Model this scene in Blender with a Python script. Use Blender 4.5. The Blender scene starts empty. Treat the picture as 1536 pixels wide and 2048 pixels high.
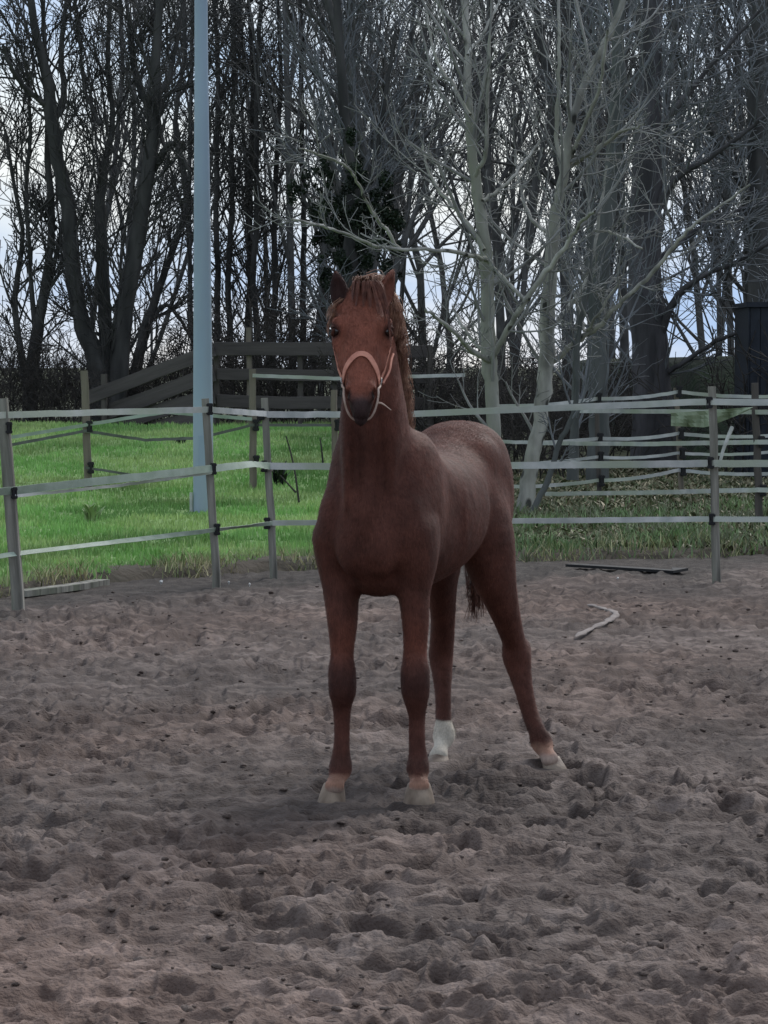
import bpy, math, random
import numpy as np
from mathutils import Vector, Matrix

# ------------------------------------------------------------------ camera, world, sun, exposure
scene = bpy.context.scene
C = scene.collection
F_PX, CX, CY, CAM_H = 6250.0, 768.0, 1024.0, 1.7      # focal length in photo pixels (1536 x 2048), eye height
PITCH = math.atan(299 / F_PX)

cam_data = bpy.data.cameras.new("camera")
cam = bpy.data.objects.new("camera", cam_data)
C.objects.link(cam)
cam.location = (0, 0, CAM_H)
cam.rotation_euler = (math.pi / 2 - PITCH, 0, 0)
cam_data.sensor_fit = 'VERTICAL'
cam_data.sensor_height = 36
cam_data.sensor_width = 27
cam_data.lens = 36 * F_PX / 2048
cam_data.clip_start, cam_data.clip_end = 0.1, 3000
scene.camera = cam

SUN_EL, SUN_AZ = math.radians(40), math.radians(28)    # azimuth from +Y towards +X: behind the horse, to the right
world = bpy.data.worlds.new("World")
scene.world = world
world.use_nodes = True
wn, wl = world.node_tree.nodes, world.node_tree.links
wn.clear()
w_out = wn.new('ShaderNodeOutputWorld')
w_bg = wn.new('ShaderNodeBackground')
w_sky = wn.new('ShaderNodeTexSky')
w_sky.sky_type = 'NISHITA'
w_sky.sun_disc = False
w_sky.sun_elevation = SUN_EL
w_sky.sun_rotation = SUN_AZ
w_sky.air_density = 1.0
w_tc = wn.new('ShaderNodeTexCoord')
w_map = wn.new('ShaderNodeMapping')
w_map.inputs['Scale'].default_value = (1, 1, 2.6)
w_noise = wn.new('ShaderNodeTexNoise')
w_noise.inputs['Scale'].default_value = 5.5
w_noise.inputs['Detail'].default_value = 7
w_noise.inputs['Roughness'].default_value = 0.55
w_ramp = wn.new('ShaderNodeValToRGB')
w_ramp.color_ramp.elements[0].position = 0.36
w_ramp.color_ramp.elements[0].color = (0.75, 0.75, 0.75, 1)
w_ramp.color_ramp.elements[1].position = 0.60
w_mix = wn.new('ShaderNodeMix')
w_mix.data_type = 'RGBA'
w_n2 = wn.new('ShaderNodeTexNoise')
w_n2.inputs['Scale'].default_value = 9.0
w_n2.inputs['Detail'].default_value = 6
w_r2 = wn.new('ShaderNodeValToRGB')
w_r2.color_ramp.elements[0].position = 0.38
w_r2.color_ramp.elements[0].color = (3.3, 4.5, 6.5, 1)      # blue showing through thin cloud
w_r2.color_ramp.elements[1].position = 0.60
w_r2.color_ramp.elements[1].color = (6.5, 6.8, 7.1, 1)      # white cloud
wl.new(w_map.outputs['Vector'], w_n2.inputs['Vector'])
wl.new(w_n2.outputs['Fac'], w_r2.inputs['Fac'])
wl.new(w_r2.outputs['Color'], w_mix.inputs['B'])
wl.new(w_tc.outputs['Generated'], w_map.inputs['Vector'])
wl.new(w_map.outputs['Vector'], w_noise.inputs['Vector'])
wl.new(w_noise.outputs['Fac'], w_ramp.inputs['Fac'])
wl.new(w_ramp.outputs['Color'], w_mix.inputs['Factor'])
wl.new(w_sky.outputs['Color'], w_mix.inputs['A'])
wl.new(w_mix.outputs['Result'], w_bg.inputs['Color'])
w_bg.inputs['Strength'].default_value = 0.08
wl.new(w_bg.outputs['Background'], w_out.inputs['Surface'])

sun_data = bpy.data.lights.new("sun", 'SUN')
sun_data.energy = 1.4
sun_data.angle = math.radians(22)
sun_data.color = (1.0, 0.95, 0.9)
sun = bpy.data.objects.new("sun", sun_data)
C.objects.link(sun)
sd = Vector((math.sin(SUN_AZ) * math.cos(SUN_EL), math.cos(SUN_AZ) * math.cos(SUN_EL), math.sin(SUN_EL)))
sun.rotation_euler = sd.to_track_quat('Z', 'Y').to_euler()

vs = scene.view_settings
vs.view_transform = 'Standard'
vs.look = 'None'
vs.gamma = 1
vs.exposure = 0.82
vs.use_curve_mapping = False

# ------------------------------------------------------------------ helpers
cp, sp = math.cos(PITCH), math.sin(PITCH)


def P(px, py, d):
    """World point seen at photo pixel (px, py), d metres in front of the camera (world y)."""
    u, v = (px - CX) / F_PX, (CY - py) / F_PX
    y = cp + v * sp
    z = -sp + v * cp
    k = d / y
    return np.array((u * k, d, CAM_H + z * k))


def ground_d(py):
    v = (CY - py) / F_PX
    return -CAM_H * (cp + v * sp) / (-sp + v * cp)


def G(px, py):
    return P(px, py, ground_d(py))


def smooth(t):
    t = np.clip(t, 0, 1)
    return t * t * (3 - 2 * t)


def tag(o, label=None, cat=None, group=None, kind=None):
    if label: o['label'] = label
    if cat: o['category'] = cat
    if group: o['group'] = group
    if kind: o['kind'] = kind
    return o


def empty(name, loc=(0, 0, 0), **kw):
    o = bpy.data.objects.new(name, None)
    C.objects.link(o)
    o.location = loc
    o.empty_display_size = 0.1
    return tag(o, **kw)


def link_mesh(name, me, m=None, parent=None):
    o = bpy.data.objects.new(name, me)
    C.objects.link(o)
    if m: me.materials.append(m)
    if parent is not None:
        o.parent = parent
        o.location = -Vector(parent.location) if parent.parent is None else (0, 0, 0)
    return o


def np_mesh(name, verts, faces, smooth_shade=True):
    """verts (n,3), faces (m,k) numpy."""
    me = bpy.data.meshes.new(name)
    verts = np.asarray(verts, dtype=np.float32)
    faces = np.asarray(faces, dtype=np.int32)
    k = faces.shape[1]
    me.vertices.add(len(verts))
    me.vertices.foreach_set('co', verts.ravel())
    me.loops.add(faces.size)
    me.loops.foreach_set('vertex_index', faces.ravel())
    me.polygons.add(len(faces))
    me.polygons.foreach_set('loop_start', np.arange(len(faces), dtype=np.int32) * k)
    me.update(calc_edges=True)
    me.polygons.foreach_set('use_smooth', np.full(len(faces), smooth_shade))
    me.validate()
    return me


def set_col(me, cols, name='tint'):
    a = me.color_attributes.new(name, 'FLOAT_COLOR', 'POINT')
    c = np.ones((len(me.vertices), 4), dtype=np.float32)
    c[:, :3] = cols
    a.data.foreach_set('color', c.ravel())


def lin(*c):
    return tuple(((x / 255) / 12.92 if x / 255 <= 0.04045 else ((x / 255 + 0.055) / 1.055) ** 2.4) for x in c)


def material(name, c1, c2=None, scale=8.0, rough=0.8, bump=0.3, bscale=40.0, stretch=(1, 1, 1), detail=6,
             spec=0.3, attr=None, dist=0.01, lo=0.35, hi=0.65, c3=None, s3=1.5):
    m = bpy.data.materials.new(name)
    m.use_nodes = True
    n, l = m.node_tree.nodes, m.node_tree.links
    b = n['Principled BSDF']
    b.inputs['Roughness'].default_value = rough
    b.inputs['Specular IOR Level'].default_value = spec
    tc = n.new('ShaderNodeTexCoord')
    mp = n.new('ShaderNodeMapping')
    mp.inputs['Scale'].default_value = stretch
    l.new(tc.outputs['Object'], mp.inputs['Vector'])
    no = n.new('ShaderNodeTexNoise')
    no.inputs['Scale'].default_value = scale
    no.inputs['Detail'].default_value = detail
    l.new(mp.outputs['Vector'], no.inputs['Vector'])
    r = n.new('ShaderNodeValToRGB')
    r.color_ramp.elements[0].position = lo
    r.color_ramp.elements[1].position = hi
    c2 = c2 or tuple(x * 0.7 for x in c1)
    r.color_ramp.elements[0].color = (*c2, 1)
    r.color_ramp.elements[1].color = (*c1, 1)
    l.new(no.outputs['Fac'], r.inputs['Fac'])
    col = r.outputs['Color']
    if c3:
        n3 = n.new('ShaderNodeTexNoise')
        n3.inputs['Scale'].default_value = s3
        n3.inputs['Detail'].default_value = 4
        l.new(mp.outputs['Vector'], n3.inputs['Vector'])
        r3 = n.new('ShaderNodeValToRGB')
        r3.color_ramp.elements[0].position = 0.45
        r3.color_ramp.elements[1].position = 0.62
        l.new(n3.outputs['Fac'], r3.inputs['Fac'])
        m3 = n.new('ShaderNodeMix')
        m3.data_type = 'RGBA'
        l.new(r3.outputs['Color'], m3.inputs['Factor'])
        l.new(col, m3.inputs['A'])
        m3.inputs['B'].default_value = (*c3, 1)
        col = m3.outputs['Result']
    if attr:
        at = n.new('ShaderNodeAttribute')
        at.attribute_name = attr
        mx = n.new('ShaderNodeMix')
        mx.data_type = 'RGBA'
        mx.blend_type = 'MULTIPLY'
        mx.inputs['Factor'].default_value = 1
        l.new(col, mx.inputs['A'])
        l.new(at.outputs['Color'], mx.inputs['B'])
        col = mx.outputs['Result']
    l.new(col, b.inputs['Base Color'])
    if bump:
        nb = n.new('ShaderNodeTexNoise')
        nb.inputs['Scale'].default_value = bscale
        nb.inputs['Detail'].default_value = 5
        l.new(mp.outputs['Vector'], nb.inputs['Vector'])
        bp = n.new('ShaderNodeBump')
        bp.inputs['Strength'].default_value = bump
        bp.inputs['Distance'].default_value = dist
        l.new(nb.outputs['Fac'], bp.inputs['Height'])
        l.new(bp.outputs['Normal'], b.inputs['Normal'])
    return m


# ---- noise in numpy
_rng = np.random.default_rng(7)
_perm = _rng.permutation(4096).astype(np.int64)
_gr = _rng.uniform(0, 2 * np.pi, 4096)


def _hash(ix, iy, s=0):
    return _perm[(_perm[(ix + s * 131) & 4095] + iy * 7 + s) & 4095]


def perlin(x, y, s=0):
    ix, iy = np.floor(x).astype(np.int64), np.floor(y).astype(np.int64)
    fx, fy = x - ix, y - iy
    ux, uy = fx * fx * fx * (fx * (fx * 6 - 15) + 10), fy * fy * fy * (fy * (fy * 6 - 15) + 10)

    def g(dx, dy):
        a = _gr[_hash(ix + dx, iy + dy, s)]
        return np.cos(a) * (fx - dx) + np.sin(a) * (fy - dy)
    a = g(0, 0) * (1 - ux) + g(1, 0) * ux
    b = g(0, 1) * (1 - ux) + g(1, 1) * ux
    return (a * (1 - uy) + b * uy) * 1.5


def worley(x, y, s=0):
    ix, iy = np.floor(x).astype(np.int64), np.floor(y).astype(np.int64)
    f1 = np.full(x.shape, 9.0)
    f2 = np.full(x.shape, 9.0)
    idc = np.zeros(x.shape)
    for dx in (-1, 0, 1):
        for dy in (-1, 0, 1):
            h = _hash(ix + dx, iy + dy, s)
            px = ix + dx + (h % 64) / 64.0
            py = iy + dy + ((h // 64) % 64) / 64.0
            d = np.hypot(x - px, y - py)
            c = d < f1
            f2 = np.where(c, f1, np.minimum(f2, d))
            idc = np.where(c, (h % 97) / 97.0, idc)
            f1 = np.where(c, d, f1)
    return f1, f2, idc


# ---- tubes, batched
class Tubes:
    def __init__(self):
        self.b = {}

    def add(self, pts, rad, sides=5):
        self.b.setdefault((len(pts), sides), []).append((np.asarray(pts, float), np.asarray(rad, float)))

    def build(self, name, flat=False):
        V, Fc, off = [], [], 0
        for (n, s), items in self.b.items():
            p = np.stack([i[0] for i in items])
            r = np.stack([i[1] for i in items])
            t = np.empty_like(p)
            t[:, 1:-1] = p[:, 2:] - p[:, :-2]
            t[:, 0] = p[:, 1] - p[:, 0]
            t[:, -1] = p[:, -1] - p[:, -2]
            t /= np.linalg.norm(t, axis=2, keepdims=True) + 1e-9
            ref = np.where(np.abs(t[:, :1, 2:3]) > 0.8, np.array([1., 0, 0]), np.array([0, 0, 1.]))
            a = np.cross(t, np.broadcast_to(ref, t.shape))
            a /= np.linalg.norm(a, axis=2, keepdims=True) + 1e-9
            b = np.cross(t, a)
            th = np.arange(s) * 2 * np.pi / s
            ring = (p[:, :, None] + r[:, :, None, None] *
                    (a[:, :, None] * np.cos(th)[None, None, :, None] + b[:, :, None] * np.sin(th)[None, None, :, None]))
            m = len(items)
            V.append(ring.reshape(-1, 3))
            k = np.arange(m)[:, None, None] * n * s
            i = np.arange(n - 1)[None, :, None] * s
            j = np.arange(s)[None, None, :]
            j2 = (j + 1) % s
            q = np.stack([k + i + j, k + i + j2, k + i + s + j2, k + i + s + j], axis=-1).reshape(-1, 4) + off
            Fc.append(q)
            off += m * n * s
        return np_mesh(name, np.concatenate(V), np.concatenate(Fc), not flat)


def catmull(pts, n):
    """Resample control points (m,k) to n points by a Catmull-Rom curve."""
    p = np.asarray(pts, float)
    m = len(p)
    e = np.vstack([2 * p[0] - p[1], p, 2 * p[-1] - p[-2]])
    t = np.linspace(0, m - 1 - 1e-6, n)
    i = t.astype(int)
    f = (t - i)[:, None]
    a, b, c, d = e[i], e[i + 1], e[i + 2], e[i + 3]
    return 0.5 * ((2 * b) + (-a + c) * f + (2 * a - 5 * b + 4 * c - d) * f ** 2 + (-a + 3 * b - 3 * c + d) * f ** 3)


def box_mesh(name, w, d, h, bevel=0.004, seed=0, wob=0.0, segs=1, taper=1.0):
    """A plank / post: box w x d x h standing on z=0, chamfered and slightly uneven."""
    rnd = np.random.default_rng(seed)
    xs = [(-w / 2 + bevel, -d / 2), (w / 2 - bevel, -d / 2), (w / 2, -d / 2 + bevel), (w / 2, d / 2 - bevel),
          (w / 2 - bevel, d / 2), (-w / 2 + bevel, d / 2), (-w / 2, d / 2 - bevel), (-w / 2, -d / 2 + bevel)]
    V, Fc = [], []
    for i in range(segs + 1):
        k = 1 + (taper - 1) * i / segs
        o = rnd.normal(0, wob, 2) if segs > 1 else (0, 0)
        for (x, y) in xs:
            V.append((x * k + o[0], y * k + o[1], h * i / segs))
    for i in range(segs):
        for j in range(8):
            Fc.append((i * 8 + j, i * 8 + (j + 1) % 8, (i + 1) * 8 + (j + 1) % 8, (i + 1) * 8 + j))
    me = bpy.data.meshes.new(name)
    Fc = [tuple(f) for f in Fc] + [tuple(range(8))[::-1], tuple(range(segs * 8, segs * 8 + 8))]
    me.from_pydata(V, [], Fc)
    me.update()
    return me


def oriented(o, a, b):
    """Put a z-up mesh so that its axis runs from a to b."""
    d = Vector(b) - Vector(a)
    q = d.to_track_quat('Z', 'Y')
    base = Vector(o.parent.location) if o.parent is not None and o.parent.parent is None else Vector((0, 0, 0))
    o.rotation_euler = q.to_euler()
    o.location = Vector(a) - base
    return o


# ------------------------------------------------------------------ materials
M = {}
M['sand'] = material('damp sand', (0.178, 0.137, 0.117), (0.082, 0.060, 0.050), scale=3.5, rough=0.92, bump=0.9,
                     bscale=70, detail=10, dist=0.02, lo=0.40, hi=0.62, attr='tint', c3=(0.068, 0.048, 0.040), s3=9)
M['field'] = material('grass soil', (0.20, 0.31, 0.11), (0.12, 0.20, 0.065), scale=2.5, rough=0.95, bump=0.8, bscale=12,
                      dist=0.04, attr='tint')
M['grass'] = material('grass blades', (0.36, 0.56, 0.20), (0.22, 0.40, 0.12), scale=0.9, rough=0.6, bump=0, attr='tint', spec=0.3)
M['bank'] = material('dark ivy bank', (0.012, 0.026, 0.008), (0.005, 0.010, 0.004), scale=3, rough=0.9, bump=0.8, bscale=8, dist=0.1)
M['pale_bark'] = material('pale smooth bark', (0.42, 0.41, 0.37), (0.17, 0.168, 0.15), scale=7, rough=0.8, bump=0.5, bscale=22,
                          stretch=(1, 1, 0.35), c3=(0.21, 0.215, 0.17), s3=1.6)
M['pale_twig'] = material('pale twigs', (0.29, 0.29, 0.275), (0.14, 0.14, 0.135), scale=2, rough=0.9, bump=0)
M['mid_bark'] = material('grey bark', (0.105, 0.11, 0.105), (0.06, 0.066, 0.062), scale=5, rough=0.9, bump=0.8, bscale=30,
                         stretch=(1, 1, 0.25))
M['dark_bark'] = material('dark bark', (0.075, 0.073, 0.070), (0.035, 0.035, 0.034), scale=5, rough=0.95, bump=0.8, bscale=30,
                          stretch=(1, 1, 0.2))
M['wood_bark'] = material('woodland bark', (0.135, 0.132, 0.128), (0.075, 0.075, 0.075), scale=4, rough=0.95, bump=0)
M['twig'] = material('grey twigs', (0.17, 0.18, 0.19), (0.10, 0.105, 0.11), scale=4, rough=0.9, bump=0)
M['stout_bark'] = material('brown grey bark', (0.095, 0.09, 0.095), (0.04, 0.039, 0.041), scale=4, rough=0.95, bump=1.0, bscale=14, stretch=(1, 1, 0.2), dist=0.04)
M['ivy'] = material('ivy leaves', (0.02, 0.034, 0.016), (0.008, 0.014, 0.008), scale=3, rough=0.5, bump=0)
M['brush'] = material('bramble stems', (0.06, 0.052, 0.046), (0.03, 0.027, 0.025), scale=4, rough=0.9, bump=0)
M['post'] = material('weathered post wood', (0.31, 0.295, 0.255), (0.085, 0.08, 0.068), scale=16, rough=0.85, bump=0.9, bscale=34,
                     stretch=(1, 1, 0.08), dist=0.012, c3=(0.11, 0.125, 0.085), s3=3)
M['brownpost'] = material('brown post wood', (0.10, 0.088, 0.078), (0.05, 0.045, 0.04), scale=9, rough=0.85, bump=0.9, bscale=34,
                          stretch=(1, 1, 0.08))
M['tanpost'] = material('tan post wood', (0.21, 0.18, 0.14), (0.10, 0.088, 0.07), scale=9, rough=0.85, bump=0.9, bscale=34,
                        stretch=(1, 1, 0.08))
M['board'] = material('weathered board wood', (0.10, 0.088, 0.082), (0.055, 0.048, 0.046), scale=6, rough=0.9, bump=0.7, bscale=30,
                      stretch=(1, 1, 0.1))
M['tape'] = material('white electric tape', (0.52, 0.52, 0.50), (0.34, 0.36, 0.345), scale=6, rough=0.6, bump=0.3, bscale=120,
                     c3=(0.34, 0.38, 0.30), s3=1.2)
M['tape_dirty'] = material('greenish electric tape', (0.33, 0.39, 0.32), (0.24, 0.30, 0.23), scale=6, rough=0.6, bump=0.3, bscale=120)
M['cord'] = material('dark sagging tape', (0.13, 0.14, 0.12), (0.09, 0.1, 0.08), scale=6, rough=0.7, bump=0)
M['black'] = material('black plastic', (0.012, 0.012, 0.013), (0.008, 0.008, 0.009), rough=0.45, bump=0)
M['pole'] = material('galvanised pole', (0.29, 0.37, 0.46), (0.24, 0.31, 0.39), scale=2.5, rough=0.5, bump=0.15, bscale=20,
                     stretch=(1, 1, 0.2), c3=(0.29, 0.34, 0.37), s3=0.8)
M['shed'] = material('dark blue boards', (0.02, 0.025, 0.036), (0.012, 0.015, 0.022), scale=5, rough=0.7, bump=0.3)
M['stick'] = material('pale stick', (0.36, 0.37, 0.34), (0.22, 0.23, 0.2), scale=9, rough=0.8)
M['litter'] = material('white flecks', (0.6, 0.6, 0.58), rough=0.7, bump=0)
M['plasticsheet'] = material('pale green sheet', (0.25, 0.30, 0.20), (0.17, 0.21, 0.13), scale=4, rough=0.5, bump=0.4, bscale=9)

pm = M['pale_bark'].node_tree
pv = pm.nodes.new('ShaderNodeTexVoronoi'); pv.inputs['Scale'].default_value = 5.0
ptc = pm.nodes.new('ShaderNodeTexCoord')
pmp = pm.nodes.new('ShaderNodeMapping'); pmp.inputs['Scale'].default_value = (1, 1, .6)
pm.links.new(ptc.outputs['Object'], pmp.inputs['Vector']); pm.links.new(pmp.outputs['Vector'], pv.inputs['Vector'])
pr_ = pm.nodes.new('ShaderNodeValToRGB')
pr_.color_ramp.elements[0].position = .13; pr_.color_ramp.elements[0].color = (.16, .16, .16, 1)
pr_.color_ramp.elements[1].position = .22
pm.links.new(pv.outputs['Distance'], pr_.inputs['Fac'])
px_ = pm.nodes.new('ShaderNodeMix'); px_.data_type = 'RGBA'; px_.blend_type = 'MULTIPLY'; px_.inputs['Factor'].default_value = 1
pb_ = pm.nodes['Principled BSDF']
src_ = pb_.inputs['Base Color'].links[0].from_socket
pm.links.new(src_, px_.inputs['A']); pm.links.new(pr_.outputs['Color'], px_.inputs['B']); pm.links.new(px_.outputs['Result'], pb_.inputs['Base Color'])

# ------------------------------------------------------------------ terrain
EDGE = np.array([(-40, 4.0), (-9, 9.0), (-6, 14.0), (-4, 18.8), (-2.7, 22.7), (-2.2, 24.0), (-1.27, 25.0), (-0.3, 26.0),
                 (1.0, 26.6), (3.6, 27.6), (8, 28.5), (14, 27), (40, 20)])


def edge_y(x):
    return np.interp(x, EDGE[:, 0], EDGE[:, 1])


def terrain(x, y):
    x, y = np.asarray(x, float), np.asarray(y, float)
    e = y - edge_y(x) + 0.25 * perlin(x * 1.3, y * 1.3, 3)
    z = -0.30 + 0.37 * smooth((e + 0.25) / 0.5)
    left = smooth((0.02 - x / np.maximum(y, 1)) / 0.03)
    z = z + left * (0.60 * smooth((y - 33) / 17)) * (1 - 0.9 * smooth((y - 56) / 20))
    z = z + 0.03 * perlin(x * 0.8, y * 0.8, 5) * smooth(e) + 0.015 * perlin(x * 3, y * 3, 6) * smooth(e)
    return z


def sand_height(x, y):
    x = x * 0.8
    wx = x + 0.09 * perlin(x * 4.5, y * 4.5, 11)
    wy = y + 0.09 * perlin(x * 4.5, y * 4.5, 12)
    f1, f2, idc = worley(wx / 0.17, wy / 0.17, 1)
    cup = smooth((f1 - 0.10) / 0.38) * (0.15 + 1.1 * idc)
    g1, g2, ig = worley(wx / 0.085 + 7, wy / 0.085, 2)
    cup2 = smooth((g1 - 0.08) / 0.42) * (0.0 + 1.2 * ig)
    k1, k2, ik = worley(wx / 0.25 + 3, wy / 0.25, 4)
    hoofprint = smooth((0.34 - k1) / 0.10) * (ik > 0.3)
    rim = np.exp(-((k1 - 0.37) / 0.07) ** 2) * (ik > 0.3)
    rough = 0.45 + 0.8 * smooth(0.5 + 0.8 * perlin(x * 0.9, y * 0.7, 21))
    z = 0.030 * (cup - 0.5) * rough + 0.017 * (cup2 - 0.4) - 0.040 * hoofprint * rough + 0.020 * rim * rough
    z = z + 0.016 * perlin(x * 2.3, y * 2.3, 13) * rough + 0.011 * perlin(x * 9, y * 9, 14) * rough
    rg = 1 - np.abs(perlin(wx * 6.5, wy * 6.5, 15)) * 2
    z = z + 0.011 * np.clip(rg, -0.5, 1) * rough
    rh = 1 - np.abs(perlin(wx * 9, wy * 12, 36)) * 2.4
    z = z + 0.019 * np.clip(rh, -0.6, 1) * rough + 0.009 * np.clip(1 - np.abs(perlin(wx * 22, y * 28, 37)) * 2.4, -0.5, 1)
    m1, m2, im = worley(wx / 0.060 + 13, y / 0.060, 5)
    z = z - 0.021 * smooth((0.40 - m1) / 0.22) * (im > 0.55) * rough - 0.006 * smooth((0.5 - m1) / 0.4) * (im < 0.3)
    z = z + 0.0050 * perlin(x * 17, y * 17, 16) + 0.0018 * perlin(x * 47, y * 47, 17)
    near_edge = smooth((edge_y(x / 0.8) - y) / 3.0)
    z = z * (0.35 + 0.65 * near_edge) - 0.01
    return z


HOOVES = [(G(667, 1605), 0.12), (G(838, 1607), 0.12), (G(1104, 1541), 0.11), (G(877, 1526), 0.11)]


def hoof_flat(x, y, z):
    for h, r in HOOVES:
        d = np.hypot(x - h[0], y - h[1])
        k = smooth((0.13 - d) / 0.07)
        z = z * (1 - k) + k * (0.004 + 0.02 * smooth((d - 0.05) / 0.1))
    return z


def sand_mesh():
    # rows closer together near the camera, so that a row is about the same height in the picture everywhere
    pys = np.concatenate([np.linspace(3600, 2300, 60)[:-1], np.linspace(2300, 1085, 610)])
    ds = np.array([ground_d(p) for p in pys])
    ds = np.concatenate([[0.3, 1.0, 2.0], ds])
    ds.sort()
    inner = np.linspace(-0.133, 0.133, 600)
    outer = 0.133 + (np.linspace(0, 1, 60)[1:] ** 2.2) * 2.2
    us = np.concatenate([-outer[::-1], inner, outer])
    D, U = np.meshgrid(ds, us, indexing='ij')
    X, Y = D * U, D
    Z = sand_height(X, Y)
    for _ in range(1):
        Z[1:-1] = Z[1:-1] * 0.5 + (Z[2:] + Z[:-2]) * 0.25
        Z[:, 1:-1] = Z[:, 1:-1] * 0.7 + (Z[:, 2:] + Z[:, :-2]) * 0.15
    Z = hoof_flat(X, Y, Z)
    Z = Z - 0.5 * smooth((Y - edge_y(X) - 0.2) / 0.8)
    n, m = X.shape
    i, j = np.meshgrid(np.arange(n - 1), np.arange(m - 1), indexing='ij')
    a = (i * m + j).ravel()
    Fc = np.stack([a, a + 1, a + m + 1, a + m], axis=1)
    me = np_mesh('arena_sand', np.stack([X.ravel(), Y.ravel(), Z.ravel()], 1), Fc)
    e = edge_y(X) - Y
    damp = 0.72 + 0.40 * smooth(0.5 + 0.9 * perlin(X * 0.6, Y * 0.45, 31)) + 0.12 * perlin(X * 3, Y * 2.5, 34) + 0.28 * smooth((11.6 + 1.2 * perlin(X * 0.8, Y * 0.6, 35) - Y) / 3.0)  # random damp patches, plus a paler tone towards the camera
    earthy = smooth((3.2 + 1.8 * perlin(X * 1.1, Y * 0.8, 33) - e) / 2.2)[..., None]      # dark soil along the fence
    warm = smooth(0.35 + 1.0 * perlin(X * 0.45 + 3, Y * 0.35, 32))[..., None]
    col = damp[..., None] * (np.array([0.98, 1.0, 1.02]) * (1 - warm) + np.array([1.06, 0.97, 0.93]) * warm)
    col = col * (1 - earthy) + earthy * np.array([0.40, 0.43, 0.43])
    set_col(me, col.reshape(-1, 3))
    return me


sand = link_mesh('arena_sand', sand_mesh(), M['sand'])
tag(sand, 'churned grey brown sand of the riding arena', kind='structure')


def field_mesh():
    xs = np.concatenate([-np.geomspace(400, 9, 24), np.linspace(-8.8, 8.8, 150), np.geomspace(9, 400, 24)])
    ys = np.concatenate([np.linspace(-60, 9, 10), np.linspace(10, 60, 190), np.geomspace(61, 900, 34)])
    X, Y = np.meshgrid(xs, ys, indexing='xy')
    Z = terrain(X, Y)
    n, m = X.shape
    i, j = np.meshgrid(np.arange(n - 1), np.arange(m - 1), indexing='ij')
    a = (i * m + j).ravel()
    Fc = np.stack([a, a + 1, a + m + 1, a + m], axis=1)
    me = np_mesh('field', np.stack([X.ravel(), Y.ravel(), Z.ravel()], 1), Fc)
    set_col(me, ground_cover(X, Y).reshape(-1, 3))
    return me


def lush(x, y):
    """1 on the mown paddock left of the trees, 0 on the leaf litter under the wood."""
    u = x / np.maximum(y, 1)
    k = smooth((0.012 - u + 0.02 * perlin(x * 0.4, y * 0.4, 41)) / 0.03)
    return k * (1 - smooth((y - 49.5 + 1.5 * perlin(x * 0.5, y * 0.5, 42)) / 3))


def ground_cover(x, y):
    e = y - edge_y(x)
    k = lush(x, y)[..., None]
    litter = np.array([0.40, 0.29, 0.42]) * (0.85 + 0.4 * perlin(x * 1.5, y * 1.5, 43))[..., None]
    strip = (smooth((4.2 + 1.2 * perlin(x * 0.9, y * 0.9, 44) - e) / 1.5) * smooth((e - 0.2) / 0.8))[..., None]
    c = litter * (1 - 0.7 * strip) + 0.7 * strip * np.array([0.55, 0.50, 0.5])
    c = c * (1 - k) + k * np.array([1.0, 1.0, 1.0])
    edge = smooth((1.9 + 0.8 * perlin(x * 1.5, y * 1.5, 45) - e) / 0.7)[..., None]
    return c * (1 - edge) + edge * np.array([0.30, 0.155, 0.32])


fld = link_mesh('field', field_mesh(), M['field'])
tag(fld, 'green paddock turning to dark leaf litter under the trees', kind='structure')


def bank_mesh():
    xs, ys = np.linspace(4.55, 40, 90), np.linspace(48, 90, 60)
    X, Y = np.meshgrid(xs, ys, indexing='xy')
    Z = -0.3 + 2.06 * smooth((X - 4.55) / 0.9) * smooth((Y - 48) / 7.0) + 0.05 * perlin(X * 1.1, Y * 1.1, 51) + 0.02 * (X - 5) * smooth((Y - 50) / 6)
    n, m = X.shape
    i, j = np.meshgrid(np.arange(n - 1), np.arange(m - 1), indexing='ij')
    a = (i * m + j).ravel()
    return np_mesh('bank', np.stack([X.ravel(), Y.ravel(), Z.ravel()], 1), np.stack([a, a + 1, a + m + 1, a + m], axis=1))


tag(link_mesh('earth_bank', bank_mesh(), M['bank']), 'dark ivy green earth bank beyond the tape fences', kind='structure')


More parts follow.
